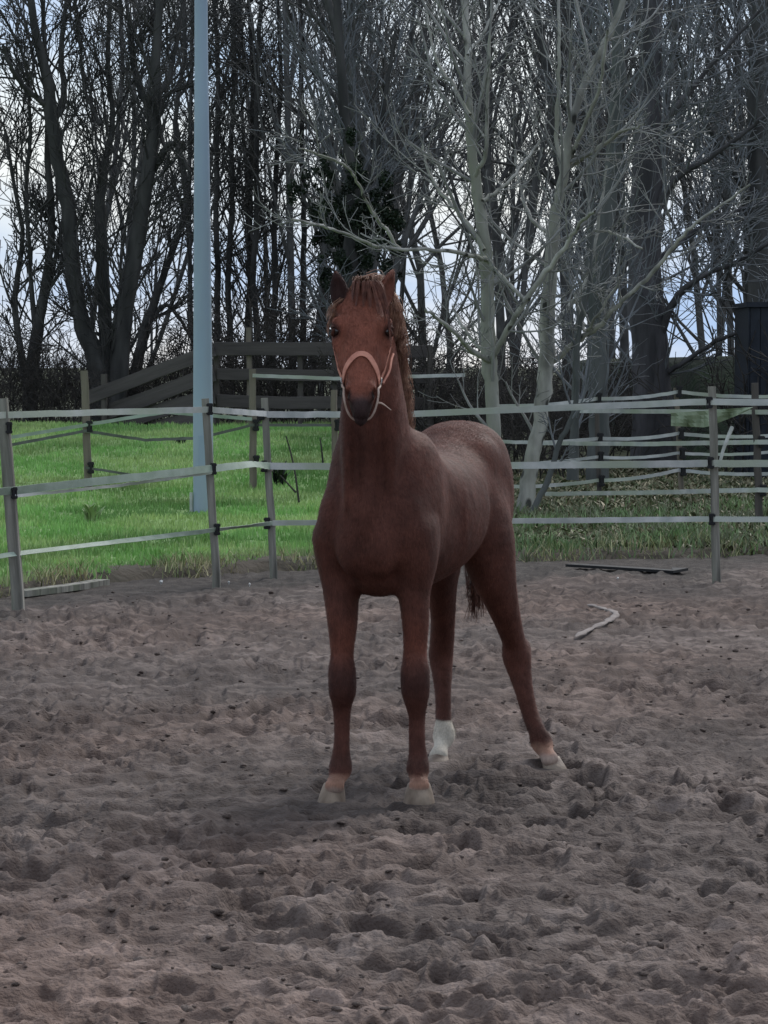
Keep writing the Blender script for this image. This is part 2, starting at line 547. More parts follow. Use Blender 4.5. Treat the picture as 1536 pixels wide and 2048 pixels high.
# ---- grass
def blades(n_try, u0, u1, d0, d1, hgt, wid, seed, dens=None, tint=None, lean=0.5, power=1.0):
    r = np.random.default_rng(seed)
    d = d0 + (d1 - d0) * r.random(n_try) ** power
    x = r.uniform(u0, u1, n_try) * d
    keep = (d - edge_y(x) + 0.25 * perlin(x * 1.3, d * 1.3, 3)) > 0.02
    if dens is not None:
        keep &= r.random(n_try) < dens(x, d)
    x, d = x[keep], d[keep]
    n = len(x)
    z = terrain(x, d) - 0.01
    clump = 0.65 + 0.7 * smooth(0.5 + 0.9 * perlin(x * 2.2, d * 2.2, 61))
    h = hgt * clump * r.uniform(0.5, 1.35, n)
    w = wid * r.uniform(0.6, 1.3, n)
    a = r.uniform(0, 2 * np.pi, n)
    la = r.uniform(0, 2 * np.pi, n)
    lx, ly = np.cos(la) * h * lean * r.random(n), np.sin(la) * h * lean * r.random(n)
    dx, dy = np.cos(a) * w / 2, np.sin(a) * w / 2 * 0.5
    b0 = np.stack([x - dx, d - dy, z], 1)
    b1 = np.stack([x + dx, d + dy, z], 1)
    m0 = np.stack([x - dx * .7 + lx * .4, d - dy * .7 + ly * .4, z + h * .6], 1)
    m1 = np.stack([x + dx * .7 + lx * .4, d + dy * .7 + ly * .4, z + h * .6], 1)
    t = np.stack([x + lx, d + ly, z + h], 1)
    V = np.stack([b0, b1, m1, m0, t], 1).reshape(-1, 3)
    k = np.arange(n)[:, None] * 5
    Fc = np.concatenate([k + [0, 1, 2], k + [0, 2, 3], k + [3, 2, 4]])
    col = tint(x, d, r) if tint else np.ones((n, 3))
    return V, Fc, np.repeat(col, 5, axis=0)


def join_blades(parts):
    V, Fc, Cc, off = [], [], [], 0
    for v, f, c in parts:
        V.append(v); Fc.append(f + off); Cc.append(c); off += len(v)
    me = np_mesh('grass', np.concatenate(V), np.concatenate(Fc))
    set_col(me, np.concatenate(Cc))
    return me


def tint_lush(x, d, r):
    n = len(x)
    yel = smooth(0.45 + 1.3 * perlin(x * 0.8, d * 0.4, 62) + r.normal(0, .25, n))[:, None]
    e = (d - edge_y(x))
    dry = (smooth((3.2 - e) / 3.5) * smooth(0.55 + perlin(x * 1.2, d, 63) + r.normal(0, .35, n)))[:, None]
    c = np.array([0.80, 0.93, 0.75]) * (1 - yel) + np.array([1.25, 1.03, 1.1]) * yel
    c = c * (1 - 0.75 * dry) + 0.75 * dry * np.array([1.4, 0.83, 1.3])
    dk = smooth(perlin(x * 0.55 + 9, d * 0.3, 66) * 2.2)[:, None]
    return c * (1 - 0.38 * dk) * r.uniform(0.7, 1.2, n)[:, None]


def tint_straw(x, d, r):
    n = len(x)
    k = (r.random(n) < 0.5)[:, None]
    return np.where(k, np.array([1.35, 0.74, 1.2]), np.array([0.7, 0.5, 0.6])) * r.uniform(0.6, 1.2, n)[:, None]


def tint_shade(x, d, r):
    n = len(x)
    k = smooth(0.5 + perlin(x * .9, d * .7, 64) + r.normal(0, .3, n))[:, None]
    return (np.array([0.62, 0.40, 0.75]) * (1 - k) + np.array([0.55, 0.52, 0.6]) * k) * r.uniform(0.6, 1.2, n)[:, None]


lushd = lambda x, d: lush(x, d)
g1 = blades(150000, -0.17, 0.05, 21.5, 52, 0.062, 0.016, 1, dens=lambda x, d: lush(x, d) * smooth((d - edge_y(x) - 0.35 + 0.9 * perlin(x * 1.4, d * 1.1, 67)) / 0.5), tint=tint_lush, power=0.85)
g2 = blades(60000, -0.17, 0.14, 21.5, 29, 0.10, 0.010, 2, dens=lambda x, d: smooth((1.3 - (d - edge_y(x))) / 1.2) * smooth(.5 + 1.3 * perlin(x * 1.7, d * 1.7, 68)), tint=tint_straw, lean=1.3)
g3 = blades(26000, -0.01, 0.16, 26, 36, 0.11, 0.016, 3, dens=lambda x, d: (1 - lush(x, d)) * smooth(.55 + perlin(x * .8, d * .5, 65)) * (1 - 0.6 * smooth((d - 30) / 5)), tint=tint_shade, lean=1.0)
def tint_litter(x, d, r):
    k = r.random(len(x))[:, None]
    return np.where(k < .2, np.array([.95, .5, .9]), np.where(k < .6, np.array([.5, .27, .45]), np.array([.3, .22, .28]))) * r.uniform(.6, 1.2, (len(x), 1))


g4 = blades(30000, -0.005, 0.15, 27.5, 50, 0.05, 0.05, 4, dens=lambda x, d: 1 - lush(x, d), tint=tint_litter, lean=2.2)
g5 = blades(32000, -0.30, -0.17, 18, 52, 0.062, 0.02, 6, dens=lambda x, d: lush(x, d), tint=tint_lush)
go = link_mesh('grass', join_blades([g1, g2, g3, g4, g5]), M['grass'])
tag(go, 'short lush grass blades of the paddock with a ragged straw coloured edge', 'grass', kind='stuff')

# ---- loose clods on the sand
def clods():
    r = np.random.default_rng(21)
    n = 1600
    ico = []
    t = (1 + 5 ** .5) / 2
    ico = np.array([(-1, t, 0), (1, t, 0), (-1, -t, 0), (1, -t, 0), (0, -1, t), (0, 1, t), (0, -1, -t), (0, 1, -t), (t, 0, -1), (t, 0, 1), (-t, 0, -1), (-t, 0, 1)]) / np.hypot(1, t)
    f = np.array([(0, 11, 5), (0, 5, 1), (0, 1, 7), (0, 7, 10), (0, 10, 11), (1, 5, 9), (5, 11, 4), (11, 10, 2), (10, 7, 6), (7, 1, 8),
                  (3, 9, 4), (3, 4, 2), (3, 2, 6), (3, 6, 8), (3, 8, 9), (4, 9, 5), (2, 4, 11), (6, 2, 10), (8, 6, 7), (9, 8, 1)])
    d = 7.5 * (24 / 7.5) ** r.random(n)
    x = r.uniform(-.15, .15, n) * d
    z = sand_height(x, d)
    s = np.abs(r.normal(0, 1, n)) * 0.006 + 0.004
    ok = (edge_y(x) - d > 0.5)
    for h, rr in HOOVES:
        ok &= np.hypot(x - h[0], d - h[1]) > 0.16
    x, d, z, s = x[ok], d[ok], z[ok], s[ok]
    n = len(x)
    sc = np.stack([s * r.uniform(.9, 1.9, n), s * r.uniform(.8, 1.5, n), s * r.uniform(.4, .8, n)], 1)
    V = ico[None] * sc[:, None] * r.uniform(.75, 1.25, (n, 12, 1))
    a = r.uniform(0, 6.28, n)
    ca, sa = np.cos(a)[:, None], np.sin(a)[:, None]
    V = np.stack([V[..., 0] * ca - V[..., 1] * sa, V[..., 0] * sa + V[..., 1] * ca, V[..., 2]], -1)
    V += np.stack([x, d, z - s * 0.05], 1)[:, None]
    Fc = (f[None] + np.arange(n)[:, None, None] * 12).reshape(-1, 3)
    me = np_mesh('clods', V.reshape(-1, 3), Fc)
    set_col(me, np.ones((len(me.vertices), 3)) * 0.98)
    return me


tag(link_mesh('sand_clods', clods(), M['sand']), 'loose damp clods scattered over the arena sand', 'clods', kind='stuff')

# ------------------------------------------------------------------ trees
def grow(T, TW, rnd, p, d, L, r, lvl, cfg, maxlvl):
    """Recursive limb: p start, d direction, L length, r radius; limbs into T, twigs into TW."""
    n = 6 if lvl < maxlvl else 4
    pts, dirs = [p], [d]
    q, dd = p.copy(), d.copy()
    for i in range(n - 1):
        dd = dd + rnd.normal(0, cfg['wob'], 3) + np.array([0, 0, cfg['up'][min(lvl, len(cfg['up']) - 1)]])
        dd /= np.linalg.norm(dd)
        q = q + dd * L / (n - 1)
        pts.append(q); dirs.append(dd)
    end = 0.45 if lvl < maxlvl else 0.35
    rad = r * np.linspace(1, end, n)
    sides = 8 if lvl == 0 else (5 if lvl == 1 else (4 if lvl == 2 else 3))
    (T if lvl < 1 else TW).add(pts, np.maximum(rad, cfg['rmin']), sides)
    if lvl >= maxlvl:
        return
    k = cfg['kids'][lvl]
    for i in range(k):
        t = cfg['t0'][lvl] + (1 - cfg['t0'][lvl]) * (i + rnd.random()) / k
        f = t * (n - 1)
        a = min(int(f), n - 2)
        base = pts[a] + (pts[a + 1] - pts[a]) * (f - a)
        ax = dirs[a]
        perp = rnd.normal(0, 1, 3)
        perp -= ax * perp.dot(ax)
        perp /= np.linalg.norm(perp)
        ang = rnd.uniform(*cfg['ang'][lvl])
        nd = ax * math.cos(ang) + perp * math.sin(ang)
        rr = r * (1 - (1 - end) * t) * rnd.uniform(*cfg.get('rk', (0.42, 0.66)))
        LL = L * cfg['lk'][lvl] * rnd.uniform(0.65, 1.25) * (1.15 - 0.5 * t)
        grow(T, TW, rnd, base, nd, LL, rr, lvl + 1, cfg, maxlvl)


CFG_WOOD = dict(wob=0.09, up=(0.03, 0.08, 0.07, 0.04), kids=(15, 7, 6, 3), t0=(0.13, 0.15, 0.15, 0.2),
                ang=((0.3, 0.8), (0.35, 0.9), (0.4, 1.0), (0.4, 1)), lk=(0.42, 0.55, 0.5, 0.5), rmin=0.008)
CFG_STEM = dict(wob=0.05, up=(0.03, 0.14, 0.1, 0.05), kids=(12, 6, 5, 2), t0=(0.2, 0.15, 0.15, 0.2),
                ang=((0.25, 0.6), (0.35, 0.8), (0.4, 1.0), (0.4, 1)), lk=(0.3, 0.5, 0.5, 0.5), rmin=0.008)
CFG_BUSH = dict(wob=0.16, up=(0.02, 0.0, 0.0), kids=(7, 5, 3), t0=(0.15, 0.15, 0.2), ang=((0.3, 1.0), (0.4, 1.1), (0.4, 1.1)),
                lk=(0.5, 0.5, 0.5), rmin=0.006)

variants = []
for i in range(7):
    rnd = np.random.default_rng(100 + i)
    T, TW = Tubes(), Tubes()
    if i < 4:
        grow(T, TW, rnd, np.array([0, 0, -0.3]), np.array([rnd.normal(0, .05), rnd.normal(0, .05), 1.]), 12.5, 0.10 + 0.012 * i, 0, CFG_WOOD, 3)
        if i % 2 == 0:
            grow(T, TW, rnd, np.array([0.05, 0, 0.1]), np.array([rnd.normal(.25, .1), rnd.normal(0, .15), 1.]), 10.5, 0.075, 0, CFG_WOOD, 3)
    else:
        grow(T, TW, rnd, np.array([0, 0, -0.3]), np.array([0., 0, 1.]), 14, 0.085, 0, CFG_STEM, 3)
        grow(T, TW, rnd, np.array([0.3, 0.1, -0.3]), np.array([0.06, 0, 1.]), 13, 0.065, 0, CFG_STEM, 3)
    variants.append((T.build('trunk'), TW.build('branches')))
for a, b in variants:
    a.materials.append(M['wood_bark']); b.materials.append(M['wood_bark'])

bush_meshes = []
for i in range(3):
    rnd = np.random.default_rng(200 + i)
    T = Tubes()
    for k in range(26):
        b = np.array([rnd.normal(0, .7), rnd.normal(0, .5), -0.1])
        grow(T, T, rnd, b, np.array([rnd.normal(0, .4), rnd.normal(0, .3), 1.]), rnd.uniform(1.3, 2.5), 0.016, 0, CFG_BUSH, 2)
    me = T.build('bush')
    me.materials.append(M['brush'])
    bush_meshes.append(me)


def place_tree(v, x, y, s, rz, label, group, parts=True, name='bare_tree'):
    tm, bm = variants[v]
    z = float(terrain(x, y))
    if parts:
        r = empty(name, (x, y, z), label=label, cat='tree', group=group)
        for nm, me in (('trunk', tm), ('branches', bm)):
            o = bpy.data.objects.new(nm, me)
            C.objects.link(o)
            o.parent = r
    r.rotation_euler = (0, 0, rz)
    r.scale = (s, s, s)
    return r


rng = np.random.default_rng(5)
WOOD_LABEL = 'bare dark tree standing in the dense wood behind the paddock'
WOOD_GROUP = 'bare trees crowded together in the wood behind'
# rows of the wood: nearer at 56 m, then deeper; denser to the right as in the photograph
for row, (d, n, u0, u1) in enumerate([(57, 7, -0.05, 0.15), (63, 9, -0.15, 0.15), (70, 7, -0.03, 0.15), (80, 10, -0.15, 0.15),
                                      (95, 7, -0.02, 0.16)]):
    for i in range(n):
        u = u0 + (u1 - u0) * (i + rng.uniform(0.1, 0.9)) / n
        dd = d + rng.uniform(-2.5, 2.5)
        left = u < -0.03
        if left and row == 1 and i % 2: continue
        if row < 3 and (0.088 < u < 0.115 or 0.012 < u < 0.03): continue
        v = int(rng.integers(4, 7)) if (-0.06 < u < -0.02) else int(rng.integers(0, 7))
        zone = ('left of the lamp pole' if u < -.060 else 'between the lamp pole and the ivy covered tree' if u < -.016 else
                'behind the two pale barked trees' if u < .062 else 'behind the stout tree and the blue shed')
        form = 'spreading' if v < 4 else 'slender twin stemmed'
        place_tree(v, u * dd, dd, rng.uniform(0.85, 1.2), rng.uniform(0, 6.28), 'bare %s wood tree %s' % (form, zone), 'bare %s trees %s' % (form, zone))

for k, (u, dd, v, s_) in enumerate([(-.17, 60, 1, 1.1), (-.19, 66, 5, 1), (-.21, 58, 2, 1.1), (-.235, 64, 0, 1), (-.26, 60, 3, 1.1), (-.285, 68, 6, 1), (-.31, 60, 1, 1), (-.34, 66, 0, 1.1),
                                   (.165, 60, 2, 1.1), (.18, 66, 4, 1), (.20, 58, 0, 1.1), (.22, 64, 3, 1), (.245, 60, 5, 1.1), (.27, 68, 1, 1), (.30, 60, 2, 1), (.33, 66, 6, 1.1),
                                   (.17, 74, 6, 1.1), (.19, 80, 3, 1.1), (.215, 76, 1, 1.1), (.25, 82, 0, 1.1), (.29, 78, 4, 1.1)]):
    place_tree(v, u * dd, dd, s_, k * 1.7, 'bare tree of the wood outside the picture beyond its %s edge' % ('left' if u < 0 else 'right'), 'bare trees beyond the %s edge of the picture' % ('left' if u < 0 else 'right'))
for i in range(26):
    u = -0.15 + 0.30 * (i + rng.random()) / 26
    if 0.088 < u < 0.125: continue
    dd = rng.uniform(53, 60) if u < 0 else rng.uniform(44, 60)
    me = bush_meshes[i % 3]
    o = bpy.data.objects.new('bramble_bush', me)
    C.objects.link(o)
    o.location = (u * dd, dd, float(terrain(u * dd, dd)))
    s = rng.uniform(0.45, 0.75) if u < -0.05 else rng.uniform(0.6, 1.0)
    o.scale = (s * 1.2, s, s)
    o.rotation_euler = (0, 0, rng.uniform(0, 6.28))
    tag(o, 'low leafless bramble bush tangled at the foot of the wood', 'bush', 'bramble bushes under the wood')


def tree_from_pixels(name, label, d, limbs, bark, twig, seed, cfg, kids=None, twig_lvl=2, sides=10, base_py=None, sw=0.5, group=None,
                     knots=False, limb_k=0.8, trunk_k=1.0):
    """limbs: list of (points [(px, py, r_px)...], depth drift, number of side branches, side length m). The first limbs are trunks."""
    rnd = np.random.default_rng(seed)
    b = P(limbs[0][0][0][0], limbs[0][0][0][1], d)
    root = empty(name, tuple(b), label=label, cat='tree', group=group)
    TW = Tubes()
    for li, (pts, drift, nk, L) in enumerate(limbs):
        T = Tubes()
        ctrl = []
        m = len(pts)
        for i, (px, py, r) in enumerate(pts):
            dd = d + drift * i / max(1, m - 1)
            q = P(px, py, dd)
            ctrl.append((*q, (r * trunk_k if li == 0 else r * limb_k) * dd / F_PX))
        c = catmull(ctrl, 5 * m)
        ln = len(c)
        c[1:, :3] += rnd.normal(0, 0.007, (ln - 1, 3))
        rad = np.maximum(c[:, 3], 0.006) * (1 + rnd.normal(0, 0.02, ln))
        if knots:
            for kk in range(3):
                rad[rnd.integers(2, ln - 1)] *= 1.1
        T.add(c[:, :3], rad, sides if pts[0][2] > 8 else 6)
        o = link_mesh('trunk' if pts[0][2] > 12 else 'limb', T.build('limb'), bark, root)
        for k in range(nk):
            t = 0.12 + 0.86 * (k + rnd.random()) / nk
            a = min(int(t * (ln - 1)), ln - 2)
            ax = c[a + 1, :3] - c[a, :3]
            ax /= np.linalg.norm(ax) + 1e-9
            perp = rnd.normal(0, 1, 3) * np.array([1, 0.8, 0.6])
            perp -= ax * perp.dot(ax)
            perp /= np.linalg.norm(perp)
            ang = rnd.uniform(0.5, 1.1)
            nd = ax * math.cos(ang) + perp * math.sin(ang)
            grow(TW, TW, rnd, c[a, :3], nd, L * rnd.uniform(0.5, 1.25), min(c[a, 3] * 0.45, 0.022), 1, cfg, twig_lvl + 1)
    if TW.b:
        link_mesh('branches', TW.build('branches'), twig, root)
    return root


CFG_ASH = dict(wob=0.085, up=(0.0, 0.13, 0.08, 0.04), kids=(5, 4, 3, 2), t0=(0.2, 0.2, 0.2, 0.2),
               ang=((0.4, 0.9), (0.4, 0.9), (0.4, 1.0), (0.4, 1)), lk=(0.6, 0.68, 0.6, 0.5), rmin=0.004, rk=(0.35, 0.6))
CFG_DARK = dict(wob=0.09, up=(0.0, 0.10, 0.08, 0.05), kids=(6, 5, 4, 2), t0=(0.2, 0.15, 0.2, 0.2),
                ang=((0.3, 0.7), (0.3, 0.8), (0.4, 0.9), (0.4, 1)), lk=(0.6, 0.65, 0.6, 0.5), rmin=0.008, rk=(0.35, 0.6))

# two pale-barked trees behind the right hand part of the fence
tree_from_pixels('pale_tree', 'slim pale barked tree rising right behind the croup of the horse', 33.5, [
    ([(1003, 1050, 19), (990, 900, 18), (985, 800, 17), (977, 700, 18), (975, 600, 17), (968, 480, 16), (950, 350, 13), (938, 220, 11), (935, 90, 9), (925, -60, 7)], 0.3, 17, 1.4),
    ([(982, 722, 9), (1012, 665, 8), (1045, 612, 8), (1100, 532, 7), (1140, 480, 6), (1165, 440, 5), (1190, 425, 4)], -1.2, 7, 0.7),
    ([(978, 722, 8), (940, 698, 7), (915, 670, 6), (880, 640, 5), (850, 618, 4)], -0.8, 4, 0.5),
    ([(978, 715, 6), (950, 685, 5), (925, 650, 4.5), (905, 612, 3)], 0.8, 3, 0.5),
    ([(972, 520, 8), (940, 512, 6), (880, 500, 6), (770, 496, 5), (700, 472, 4), (640, 450, 4), (585, 437, 3)], -2.0, 9, 0.6),
    ([(800, 497, 5), (745, 425, 4.5), (715, 365, 4), (690, 330, 3.5), (640, 310, 3), (600, 296, 2.5)], -1.5, 6, 0.6),
    ([(968, 500, 7), (930, 440, 6), (890, 395, 5), (860, 350, 4), (845, 290, 3)], 0.9, 6, 0.7),
    ([(975, 520, 7), (1005, 555, 6), (1045, 595, 5), (1060, 600, 4)], -0.5, 3, 0.4),
    ([(965, 402, 6), (1010, 370, 5), (1045, 330, 4), (1080, 280, 3)], 0.9, 5, 0.6),
    ([(950, 352, 7), (972, 300, 6), (975, 200, 5), (980, 70, 4)], -0.4, 7, 0.8),
    ([(940, 230, 6), (905, 170, 5), (870, 110, 4), (850, 20, 3)], 0.8, 6, 0.8),
    ([(936, 110, 5), (970, 60, 4), (1000, 0, 3)], 0.6, 5, 0.7),
], M['pale_bark'], M['pale_twig'], 31, CFG_ASH, twig_lvl=2, knots=True, trunk_k=0.84, limb_k=0.72)

tree_from_pixels('pale_tree', 'leaning pale tree with greenish trunk rooted behind the lowest tape', 34.2, [
    ([(1046, 1036, 23), (1060, 940, 19), (1078, 850, 18), (1092, 740, 19), (1095, 640, 19), (1103, 520, 16), (1112, 420, 14), (1130, 340, 12), (1140, 255, 10), (1165, 180, 9), (1195, 110, 8), (1240, 20, 7), (1262, -60, 5)], -0.3, 17, 1.4),
    ([(1128, 350, 8), (1114, 290, 7), (1116, 180, 6), (1118, 80, 5), (1116, -40, 4)], 0.8, 9, 0.8),
    ([(1096, 735, 9), (1150, 685, 8), (1195, 655, 7), (1240, 605, 6), (1305, 545, 6), (1350, 490, 5), (1400, 440, 4), (1500, 370, 3)], -1.5, 9, 0.7),
    ([(1085, 700, 8), (1108, 650, 7), (1150, 600, 6), (1180, 540, 5), (1192, 470, 5), (1215, 330, 3)], 1.0, 8, 0.7),
    ([(1150, 585, 5), (1170, 660, 4), (1190, 640, 4), (1240, 560, 3)], -0.8, 4, 0.5),
    ([(1138, 335, 7), (1190, 300, 5), (1240, 265, 4.5), (1290, 250, 3)], -0.8, 6, 0.6),
    ([(1132, 340, 8), (1165, 260, 6), (1200, 170, 5), (1215, 60, 4)], -1.2, 7, 0.7),
    ([(1108, 480, 6), (1060, 430, 5), (1040, 370, 4), (1030, 300, 3)], 0.7, 5, 0.6),
    ([(1185, 460, 4), (1240, 470, 3.5), (1285, 500, 3)], -0.5, 3, 0.4),
], M['pale_bark'], M['pale_twig'], 32, CFG_ASH, twig_lvl=2, knots=True, trunk_k=0.84, limb_k=0.72)

tree_from_pixels('sapling', 'thin crooked dark sapling leaning beside the greenish pale trunk', 33.6, [
    ([(1062, 1030, 7), (1095, 960, 7), (1118, 885, 6), (1150, 820, 6), (1152, 730, 6), (1160, 650, 5), (1180, 560, 4), (1185, 430, 3)], 0.3, 9, 0.6),
], M['mid_bark'], M['twig'], 33, CFG_ASH)
tree_from_pixels('sapling', 'grey sapling growing beneath the forked pale branches', 38, [
    ([(1145, 960, 13), (1150, 850, 9), (1152, 740, 8), (1160, 620, 7), (1178, 500, 6), (1180, 330, 4), (1195, 150, 3)], 0.3, 16, 0.9),
], M['mid_bark'], M['twig'], 34, CFG_ASH)
tree_from_pixels('grey_tree', 'straight grey tree with knotted bark between pale tree and stout trunk', 42, [
    ([(1195, 960, 24), (1198, 860, 21), (1195, 740, 20), (1196, 600, 18), (1215, 420, 17), (1232, 250, 16), (1235, 100, 13), (1240, -60, 11)], 0, 24, 1.4),
], M['mid_bark'], M['twig'], 35, CFG_ASH, knots=True)
tree_from_pixels('stout_tree', 'stout dark tree with the thickest trunk and long side limbs', 46, [
    ([(1308, 930, 50), (1306, 820, 42), (1300, 700, 38), (1290, 560, 34), (1292, 420, 32), (1297, 250, 28), (1302, 100, 22), (1310, -80, 18)], 0, 14, 1.9),
    ([(1310, 700, 16), (1350, 600, 12), (1400, 555, 9), (1480, 520, 7), (1560, 470, 5)], -1.2, 9, 1.2),
    ([(1305, 440, 14), (1350, 360, 11), (1430, 310, 8), (1520, 240, 6), (1600, 190, 4)], -1.5, 12, 1.3),
    ([(1300, 300, 13), (1350, 220, 10), (1430, 120, 7), (1520, 20, 5)], -1.0, 12, 1.3),
    ([(1290, 560, 13), (1340, 500, 9), (1430, 440, 7), (1536, 400, 5)], 1.0, 11, 1.2),
    ([(1290, 250, 12), (1230, 160, 9), (1170, 60, 6), (1140, -40, 4)], 1.0, 12, 1.3),
    ([(1300, 760, 10), (1360, 730, 8), (1420, 690, 7), (1500, 655, 6), (1580, 640, 5)], -0.8, 5, 1.0),
], M['stout_bark'], M['twig'], 36, CFG_DARK, twig_lvl=2, knots=True, limb_k=0.62)
tree_from_pixels('dark_tree', 'dark tree with upright trunk behind the blue shed corner', 50, [
    ([(1520, 900, 26), (1518, 620, 24), (1516, 400, 20), (1512, 200, 18), (1520, -60, 13)], 0, 20, 2.0),
    ([(1516, 420, 10), (1460, 330, 8), (1400, 220, 6), (1350, 100, 4)], -1, 10, 1.2),
], M['dark_bark'], M['twig'], 37, CFG_DARK)

# left: multi-stemmed dark trees
tree_from_pixels('dark_tree', 'large dark tree splitting into three thick stems left of the lamp pole', 54, [
    ([(196, 900, 26), (203, 800, 26), (196, 730, 24), (165, 650, 20), (147, 550, 19), (138, 430, 18), (118, 330, 16), (103, 240, 16), (95, 160, 13), (72, 70, 10), (55, -40, 8)], 0, 22, 1.7),
    ([(215, 880, 22), (216, 760, 20), (210, 640, 17), (205, 520, 15), (200, 400, 14), (212, 320, 9), (226, 240, 7), (215, 130, 6), (222, -20, 5)], 0.6, 22, 1.4),
    ([(225, 890, 24), (238, 740, 24), (250, 620, 22), (272, 500, 20), (287, 400, 19), (300, 310, 17), (310, 220, 16), (312, 110, 12), (322, -40, 9)], -0.3, 26, 1.6),
    ([(103, 250, 12), (128, 190, 8), (122, 110, 7), (135, -10, 5)], 0.6, 9, 1.0),
    ([(98, 215, 8), (55, 180, 7), (25, 140, 6), (5, 90, 4)], -0.6, 8, 1.0),
    ([(300, 345, 12), (318, 320, 10), (345, 285, 6), (380, 345, 4)], -0.5, 5, 0.8),
    ([(308, 200, 9), (335, 160, 7), (352, 90, 5), (365, 0, 4)], 0.6, 8, 1.0),
    ([(305, 230, 9), (280, 180, 7), (262, 100, 5), (255, 10, 4)], 0.6, 8, 1.0),
    ([(200, 250, 6), (170, 180, 5), (160, 90, 4), (150, -10, 3)], 0.6, 8, 0.9),
], M['dark_bark'], M['dark_bark'], 38, CFG_DARK, trunk_k=0.88, limb_k=0.82)
tree_from_pixels('dark_tree', 'dark forked tree at the left edge behind the leaning fence post', 55, [
    ([(62, 900, 20), (62, 770, 17), (75, 660, 15), (95, 540, 10), (104, 440, 9), (96, 330, 8), (94, 200, 6), (88, 60, 5), (80, -40, 4)], 0, 18, 1.3),
    ([(58, 790, 12), (40, 690, 9), (30, 600, 8), (45, 480, 6), (30, 380, 5), (10, 260, 4)], 0.5, 14, 1.2),
    ([(70, 660, 8), (60, 520, 6), (52, 380, 6), (60, 260, 5), (48, 120, 4), (0, 20, 3)], -0.6, 14, 1.2),
    ([(85, 620, 8), (115, 500, 6), (125, 440, 4)], 0.6, 5, 0.8),
], M['dark_bark'], M['dark_bark'], 39, CFG_DARK, trunk_k=0.85)
tree_from_pixels('dark_tree', 'slender dark tree just left of the tall lamp pole', 58, [
    ([(262, 880, 15), (270, 760, 12), (285, 680, 11), (310, 600, 8), (345, 500, 7), (372, 400, 6), (350, 250, 5), (370, 100, 4), (365, -30, 3)], 0, 20, 1.3),
    ([(295, 650, 7), (330, 610, 6), (360, 640, 5), (390, 690, 3)], 0, 5, 0.8),
], M['dark_bark'], M['dark_bark'], 40, CFG_DARK)
sway = random.Random(3)
desc = {440: 'slim dark trunk closest to the right side of the lamp pole', 466: 'second slim dark trunk right of the lamp pole',
        492: 'slim dark trunk in the middle of the upright row above the boards', 520: 'straight dark trunk right of the middle of the row above the boards',
        548: 'slim dark trunk closing the upright row above the board fence', 600: 'slim bare trunk left of the ivy covered tree'}
for k, (x0, lab) in enumerate(desc.items()):
    xs = x0
    pts = []
    for j, py in enumerate((880, 700, 560, 420, 280, 140, 0, -60)):
        pts.append((xs, py, 7.8 - 0.55 * j))
        xs += sway.uniform(-9, 8)
    tree_from_pixels('slim_tree', lab, 60 + 1.2 * (k % 3), [(pts, 0, 26, 1.2)], M['dark_bark'], M['dark_bark'], 50 + k, CFG_DARK)

# ivy-clad trunk behind the horse's head
iv = tree_from_pixels('ivy_tree', 'dark tree wrapped in ivy behind the head of the horse', 52, [
    ([(700, 880, 20), (695, 700, 18), (700, 520, 16), (708, 380, 14), (690, 250, 11), (680, 100, 9), (670, -60, 7)], 0, 22, 1.5),
    ([(705, 420, 9), (745, 330, 7), (770, 200, 6), (790, 60, 4)], 0.5, 12, 1.1),
], M['dark_bark'], M['twig'], 61, CFG_DARK)


def leaf_cloud(blobs, n, size, seed):
    r = np.random.default_rng(seed)
    V, Fc = [], []
    w = np.array([b[3] for b in blobs], float)
    which = r.choice(len(blobs), n, p=w / w.sum())
    c = np.array([b[0] for b in blobs])[which]
    rad = np.array([b[1] for b in blobs])[which]
    dirs = r.normal(0, 1, (n, 3))
    dirs /= np.linalg.norm(dirs, axis=1, keepdims=True)
    pos = c + dirs * rad * (r.random((n, 1)) ** 0.45)
    a = r.normal(0, 1, (n, 3)); a /= np.linalg.norm(a, axis=1, keepdims=True)
    b = np.cross(a, r.normal(0, 1, (n, 3))); b /= np.linalg.norm(b, axis=1, keepdims=True)
    s = size * r.uniform(.6, 1.4, (n, 1))
    V = np.stack([pos - a * s, pos + b * s * .6, pos + a * s, pos - b * s * .6], 1).reshape(-1, 3)
    Fc = np.arange(n * 4).reshape(-1, 4)
    return np_mesh('leaves', V, Fc)


blobs = []
rb = np.random.default_rng(8)
for (px, py, rp) in ((770, 470, 26), (665, 380, 26), (690, 430, 40), (690, 600, 30), (700, 540, 34), (690, 480, 36), (650, 480, 22), (730, 500, 26), (600, 385, 20), (640, 420, 22), (720, 420, 40), (750, 380, 30), (710, 350, 34),
                     (740, 450, 34), (780, 520, 18), (690, 680, 28), (705, 290, 20), (760, 430, 22), (620, 360, 14)):
    for q_ in range(9):
        r_ = rp * rb.uniform(.22, .55)
        blobs.append((P(px + rb.normal(0, rp * .75), py + rb.normal(0, rp * 1.0), 52 + rb.uniform(-.6, .6)), np.array([r_, r_, r_ * 1.2]) * 52 / F_PX, 0, r_ ** 2))
link_mesh('ivy_leaves', leaf_cloud(blobs, 26000, 0.026, 9), M['ivy'], iv)

